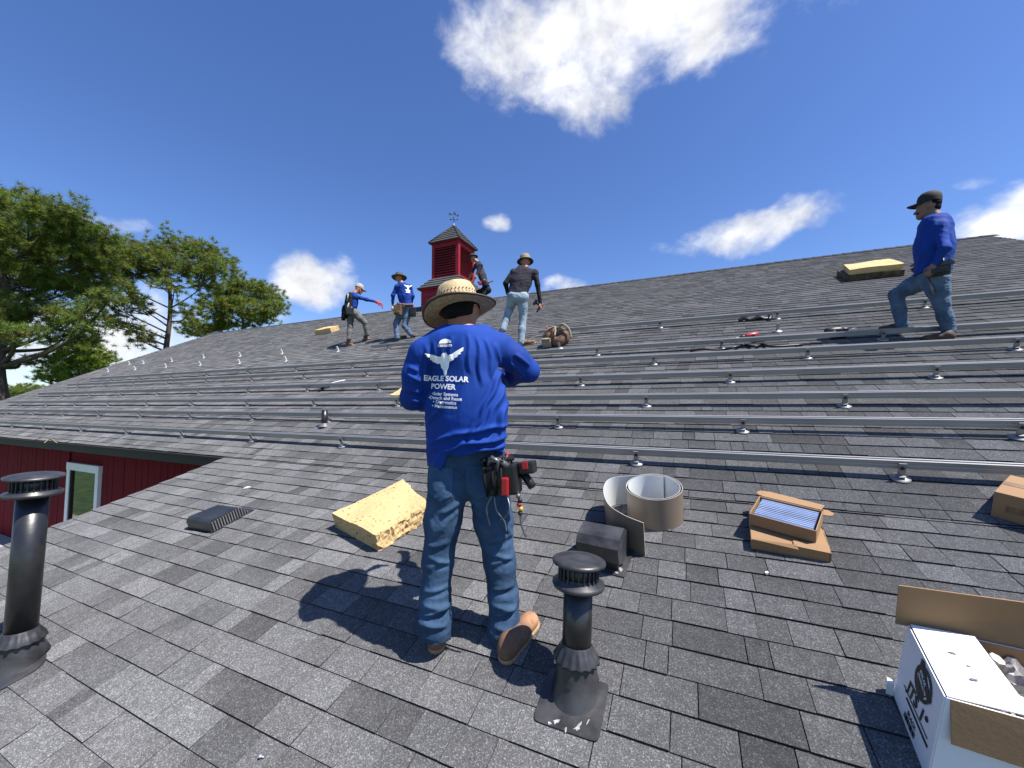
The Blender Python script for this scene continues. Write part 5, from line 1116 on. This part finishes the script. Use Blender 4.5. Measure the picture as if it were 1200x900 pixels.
def pouch(P, c, size, m, fwv, name='tool_pouch', tools=3):
    q = Matrix.Translation(c) @ Matrix.Rotation(math.atan2(-fwv.x, fwv.y), 4, 'Z'); w, d_, h_ = size
    f = MB(); f.box((-w / 2, -d_ / 2, -h_), (w / 2, d_ / 2, 0), q, taper=(1.12, 1.2), bev=.012); o = f.build(name, m, P.root)
    f = MB(); f.box((-w * .4, -d_ * .75, -h_ * .85), (w * .4, -d_ * .45, -h_ * .3), q, bev=.008); f.build('pocket', m, o)
    for i in range(tools):
        x = (i - (tools - 1) / 2) * w * .3; f = MB(); f.tube([q @ Vector((x, 0, -.03)), q @ Vector((x * 1.2, -.01, .06 + .02 * (i % 2)))], .012, 7); f.build('tool_handle', (m_gry, m_tool, m_toolred)[i % 3], o)
    return o
# right: black cap, blue shirt, walking to the left
fz = ma(1050, 388); bz0 = ma(1108, 398)
P = worker('worker in black cap, blue shirt and jeans stepping along the rails, seen from the side', (1105, 398), -88,
    dict(head=(1088, 243, .0), neck=(1097, 255, .0), pel=(1093, 318, .0), sL=(1099, 266, .17), sR=(1102, 266, -.19), eL=(1096, 291, .24), eR=(1107, 291, -.30), wL=(1080, 308, .2), wR=(1095, 310, -.29),
         hL=(1086, 326, .09), hR=(1096, 326, -.09), kL=(1050, 345, .13), kR=(1103, 355, -.06), aL=(1057, 380, .16), aR=(1112, 387, .0), look=(0, 0, .02)), 1, m_blue, m_den3, m_boot2, skin_m=m_skin2, v=.0075,
    hands=(('R', Vector((.3, 1, 0)), .9, 1), ('L', Vector((0, -1, 0)), .6, -1)), hem=((1063, 327), (1121, 315)), feet=(((1064, 387), (1034, 388), 'L'), ((1119, 398.5), (1083, 400), 'R')), seed=31, tw=.205, fl=.80, pw=.115)
cap_mesh(P, P.j['head'] + P.hu * .064 - P.hf * .008, (P.hu - P.hf * .06), P.hf, mat('black_cap_cloth', (.02, .017, .017), .8), .096, .095)
S = SDF(.005); S.cone(P.j['head'] - P.hu * .053 + P.hf * .086 - P.hr * .028, P.j['head'] - P.hu * .053 + P.hf * .086 + P.hr * .028, .012, .012, .01); S.build('moustache', m_hair, P.root)
S = SDF(.006); hh_ = P.j['head']; S.cone(hh_ + P.hu * .02 - P.hf * .03, hh_ - P.hu * .015 - P.hf * .035, .082, .068, .03, P.hr, .9); S.build('hair', m_hair, P.root)
pouch(P, P.L(1101, 312, -.24), (.16, .09, .10), m_tool, P.rt, 'tool_pouch', 2)
f = MB(); f.tube([P.L(1086, 322, -.2), P.L(1092, 338, -.2), P.L(1094, 346, -.19)], .012, 7); f.build('hanging_tool', m_gry, P.root)
f = MB(); f.box((-.05, -.04, -.03), (.07, .04, .04), Matrix.Translation(P.L(1108, 311, -.25)) @ Matrix.Rotation(-.6, 4, 'Y'), bev=.012); f.build('drill_battery', mat('green_grey_plastic', (.05, .07, .05), .4), P.root)
# dark shirt, pale jeans, seen from behind
P = worker('worker in charcoal shirt, black arm sleeves and pale jeans walking up the roof', (611, 408), -6,
    dict(head=(615.5, 307, .06), neck=(615.5, 314, .02), pel=(607, 343, .0), sL=(601.5, 319, .0), sR=(627, 319.5, .0), eL=(592.5, 332, -.02), eR=(630, 334, .0), wL=(595, 344, .16), wR=(633, 355, .03),
         hL=(601.5, 348, .0), hR=(612.5, 348, .0), kL=(596.5, 364, .12), kR=(613, 372, .08), aL=(589.5, 386, .0), aR=(610.5, 401, .03), look=(0, 0, -.3)), 1, m_char, m_den2, m_boot, sleeve_m=m_blackc, sleeve='none',
    hands=(('R', Vector((-1, .3, 0)), .8, 1), ('L', Vector((1, 0, 0)), .5, -1)), hem=((598, 343), (620, 347)), feet=(((611, 405), (621, 403.5), 'R'), ((589, 392), (584, 388), 'L')), seed=41, tw=.19)
hat_mesh(P, P.j['head'] + P.hu * .045, P.hu - P.hf * .1, mat('khaki_hat_cloth', (.30, .26, .19), .9, 0, .2, 20), .098, .11, .155, .035, 0, 'bucket_hat', brim_m=mat('dark_hat_brim', (.07, .06, .05), .9))
DR = P.j['wR'] + Vector((-.01, .03, -.09)); drill(P.M @ Matrix.Translation(DR) @ Matrix.Rotation(math.radians(125), 4, 'Y'), 'small dark impact drill hanging from the hand of the charcoal shirt worker', body=m_tool, name='impact_driver', sc=.9)
# blue shirt, wide grey hat, tool belt
P = worker('worker in blue shirt with white eagle print, grey hat and leather tool belt', (470, 399), 25,
    dict(head=(467.5, 326, .05), neck=(471, 332, .0), pel=(476, 358, .0), sL=(465.5, 336, .02), sR=(480, 336.5, .0), eL=(460.5, 346, .05), eR=(483.5, 347, .03), wL=(460, 357, .14), wR=(482, 355, .2),
         hL=(472, 361, .0), hR=(479, 361, .0), kL=(464, 380, .10), kR=(474, 382, .02), aL=(465.5, 396, .0), aR=(482, 392, -.05), look=(0, 0, -.35)), 1, m_blue, m_den3, m_boot2,
    hands=(('L', Vector((1, .2, 0)), .6, -1), ('R', Vector((-1, 0, 0)), .6, 1)), hem=((465, 357), (485, 357)), feet=(((465, 399.5), (471, 397.5), 'L'), ((485, 395, -.1), (489, 399, .05), 'R')), seed=51, tw=.165)
hat_mesh(P, P.j['head'] + P.hu * .04, P.hu - P.hf * .12 + Vector((-.08, 0, 0)), mat('grey_felt_hat', (.10, .095, .085), .9, 0, .2, 20), .10, .12, .19, .03, .02, 'wide_brim_hat')
pouch(P, P.L(466.5, 358, -.14), (.17, .12, .24), m_leath, P.fw); pouch(P, P.L(484, 361, -.1), (.13, .10, .22), m_tool, P.fw)
f = MB(); f.tube(catmull([P.L(465, 356, -.1), P.L(473, 357, -.16), P.L(484, 357, -.1)], 5), .03, 8); f.build('belt', m_leath, P.root)
f = MB(); f.lathe([(.03, -.06), (.045, -.03), (.042, .02), (.02, .04)], 10, Matrix.Translation(P.L(460.5, 361, .12))); f.build('work_glove', mat('pale_glove', (.6, .58, .52), .9), P.root)
def back_print(P, px, py, sc):
    q = P.L(px, py, -.1)
    for pts in (wing + left_,):
        me = bpy.data.meshes.new('shirt_emblem'); me.from_pydata([(q.x + x * sc, 0, q.z + y * sc) for x, y in pts], [], [list(range(len(pts)))]); o = link('shirt_emblem', me, m_wht, P.shirt); conform(o, P, P.shirt, -.6, .008, 4)
    for i, w in enumerate((.8, .6, .7)):
        me = bpy.data.meshes.new('shirt_lettering'); z = q.z - sc * (1.1 + .45 * i); me.from_pydata([(q.x - w * sc, 0, z), (q.x + w * sc, 0, z), (q.x + w * sc, 0, z + sc * .22), (q.x - w * sc, 0, z + sc * .22)], [], [(0, 1, 2, 3)]); o = link('shirt_lettering', me, m_wht, P.shirt); conform(o, P, P.shirt, -.6, .008, 4)
back_print(P, 478, 336.5, .075)
# red gloves, grey trousers, reaching to the right
P = worker('worker in blue shirt and dark vest stretching an arm out with a red glove', (410, 406), 62,
    dict(head=(420.5, 339, .02), neck=(415.5, 343.5, .0), pel=(412.5, 364, .0), sL=(411, 347, .14), sR=(416.5, 347.5, -.12), eL=(410, 356, .2), eR=(429.5, 351, -.2), wL=(416, 362, .25), wR=(442, 354, -.25),
         hL=(410.5, 367, .07), hR=(415.5, 367, -.06), kL=(410.5, 382, .04), kR=(427.5, 378, -.05), aL=(409, 397, .0), aR=(430.5, 391.5, .0), look=(0, 0, -.3)), 1, m_blue, m_gray, m_boot, sleeve='long',
    hands=(('R', Vector((0, 0, -1)), .5, 1), ('L', Vector((1, 0, 0)), .6, -1)), hem=((405, 362), (422, 362)), feet=(((406, 405.5), (416, 405), 'L'), ((427.5, 397), (440, 398.5), 'R')), seed=61, tw=.16)
cap_mesh(P, P.j['head'] + P.hu * .05, P.hu - P.hf * .05, P.hf, mat('pale_grey_cap', (.42, .40, .37), .9, 0, .2, 20), .105, .11)
m_rg = mat('red_glove', (.55, .03, .05), .8); S = SDF(.008); hand(S, P.j['wR'], P.j['wR'] - P.j['eR'] + Vector((0, 0, -.12)), Vector((0, .3, -1)), 1.4, .45, thumb=1); S.cone(P.j['wR'] - Vector((.03, 0, -.005)), P.j['wR'] + Vector((.02, 0, -.01)), .04, .043, .02); S.build('red_glove', m_rg, P.root)
S = SDF(.009); S.cone(P.L(410, 349, -.02), P.L(408, 362, -.02), .15, .16, .05, P.fw, .7); S.cone(P.L(406, 362, -.02), P.L(402.5, 373, -.0), .12, .07, .05); S.build('dark_vest', m_blackc, P.root, wrinkle(66, .012, 20))
for a, b in (((408, 344), (407, 352)), ((409, 355), (406, 364))):
    f = MB(); f.tube([P.L(*a, -.22), P.L(*b, -.22)], .016, 6); f.build('vest_strap', mat('grey_strap', (.45, .45, .45), .8), P.root)
pouch(P, P.L(410, 361, -.2), (.16, .09, .18), m_tool, P.rt)
# kneeling beside the cupola, grey tee
kb = ma(572, 351)
P = worker('worker in grey tee and dark hat kneeling beside the red cupola', (568, 352.5), -50,
    dict(head=(554.5, 302.5, .05), neck=(559.5, 307, .02), pel=(570, 337, .0), sL=(557.5, 311, .16), sR=(564, 311, -.12), eL=(552, 322, .2), eR=(557, 325, -.15), wL=(547, 332, .2), wR=(549.5, 336, -.1),
         hL=(567, 340, .08), hR=(572, 340, -.06), kL=(556, 345, .15), kR=(562, 349, -.1), aL=(568, 352, .1), aR=(575, 351, .05), look=(0, 0, -.5)), 1, m_char, m_blackc, m_boot2, sleeve='none',
    hands=(('R', Vector((0, .3, -1)), .4, 1), ('L', Vector((0, -.3, -1)), .4, -1)), hem=((562, 339), (580, 334)), feet=(((571, 353, .1), (564, 354, .1), 'L'), ((578, 351, .05), (571, 353, .05), 'R')), seed=71, tw=.165)
hat_mesh(P, P.j['head'] + P.hu * .04, P.hu - P.hf * .15, mat('dark_olive_hat', (.06, .06, .045), .9, 0, .2, 20), .10, .11, .18, .02, .02, 'wide_brim_hat')
pouch(P, P.L(569, 330, -.16), (.2, .1, .16), m_tool, P.fw); f = MB(); f.box((-.05, -.04, -.09), (.05, .04, .04), Matrix.Translation(P.L(562.5, 331, -.2)), bev=.02); f.build('red_pouch', m_toolred, P.root)
f = MB(); f.tube(catmull([P.L(560, 331, -.1), P.L(568, 332, -.18), P.L(577, 329, -.08)], 5), .03, 8); f.build('belt', m_tool, P.root)
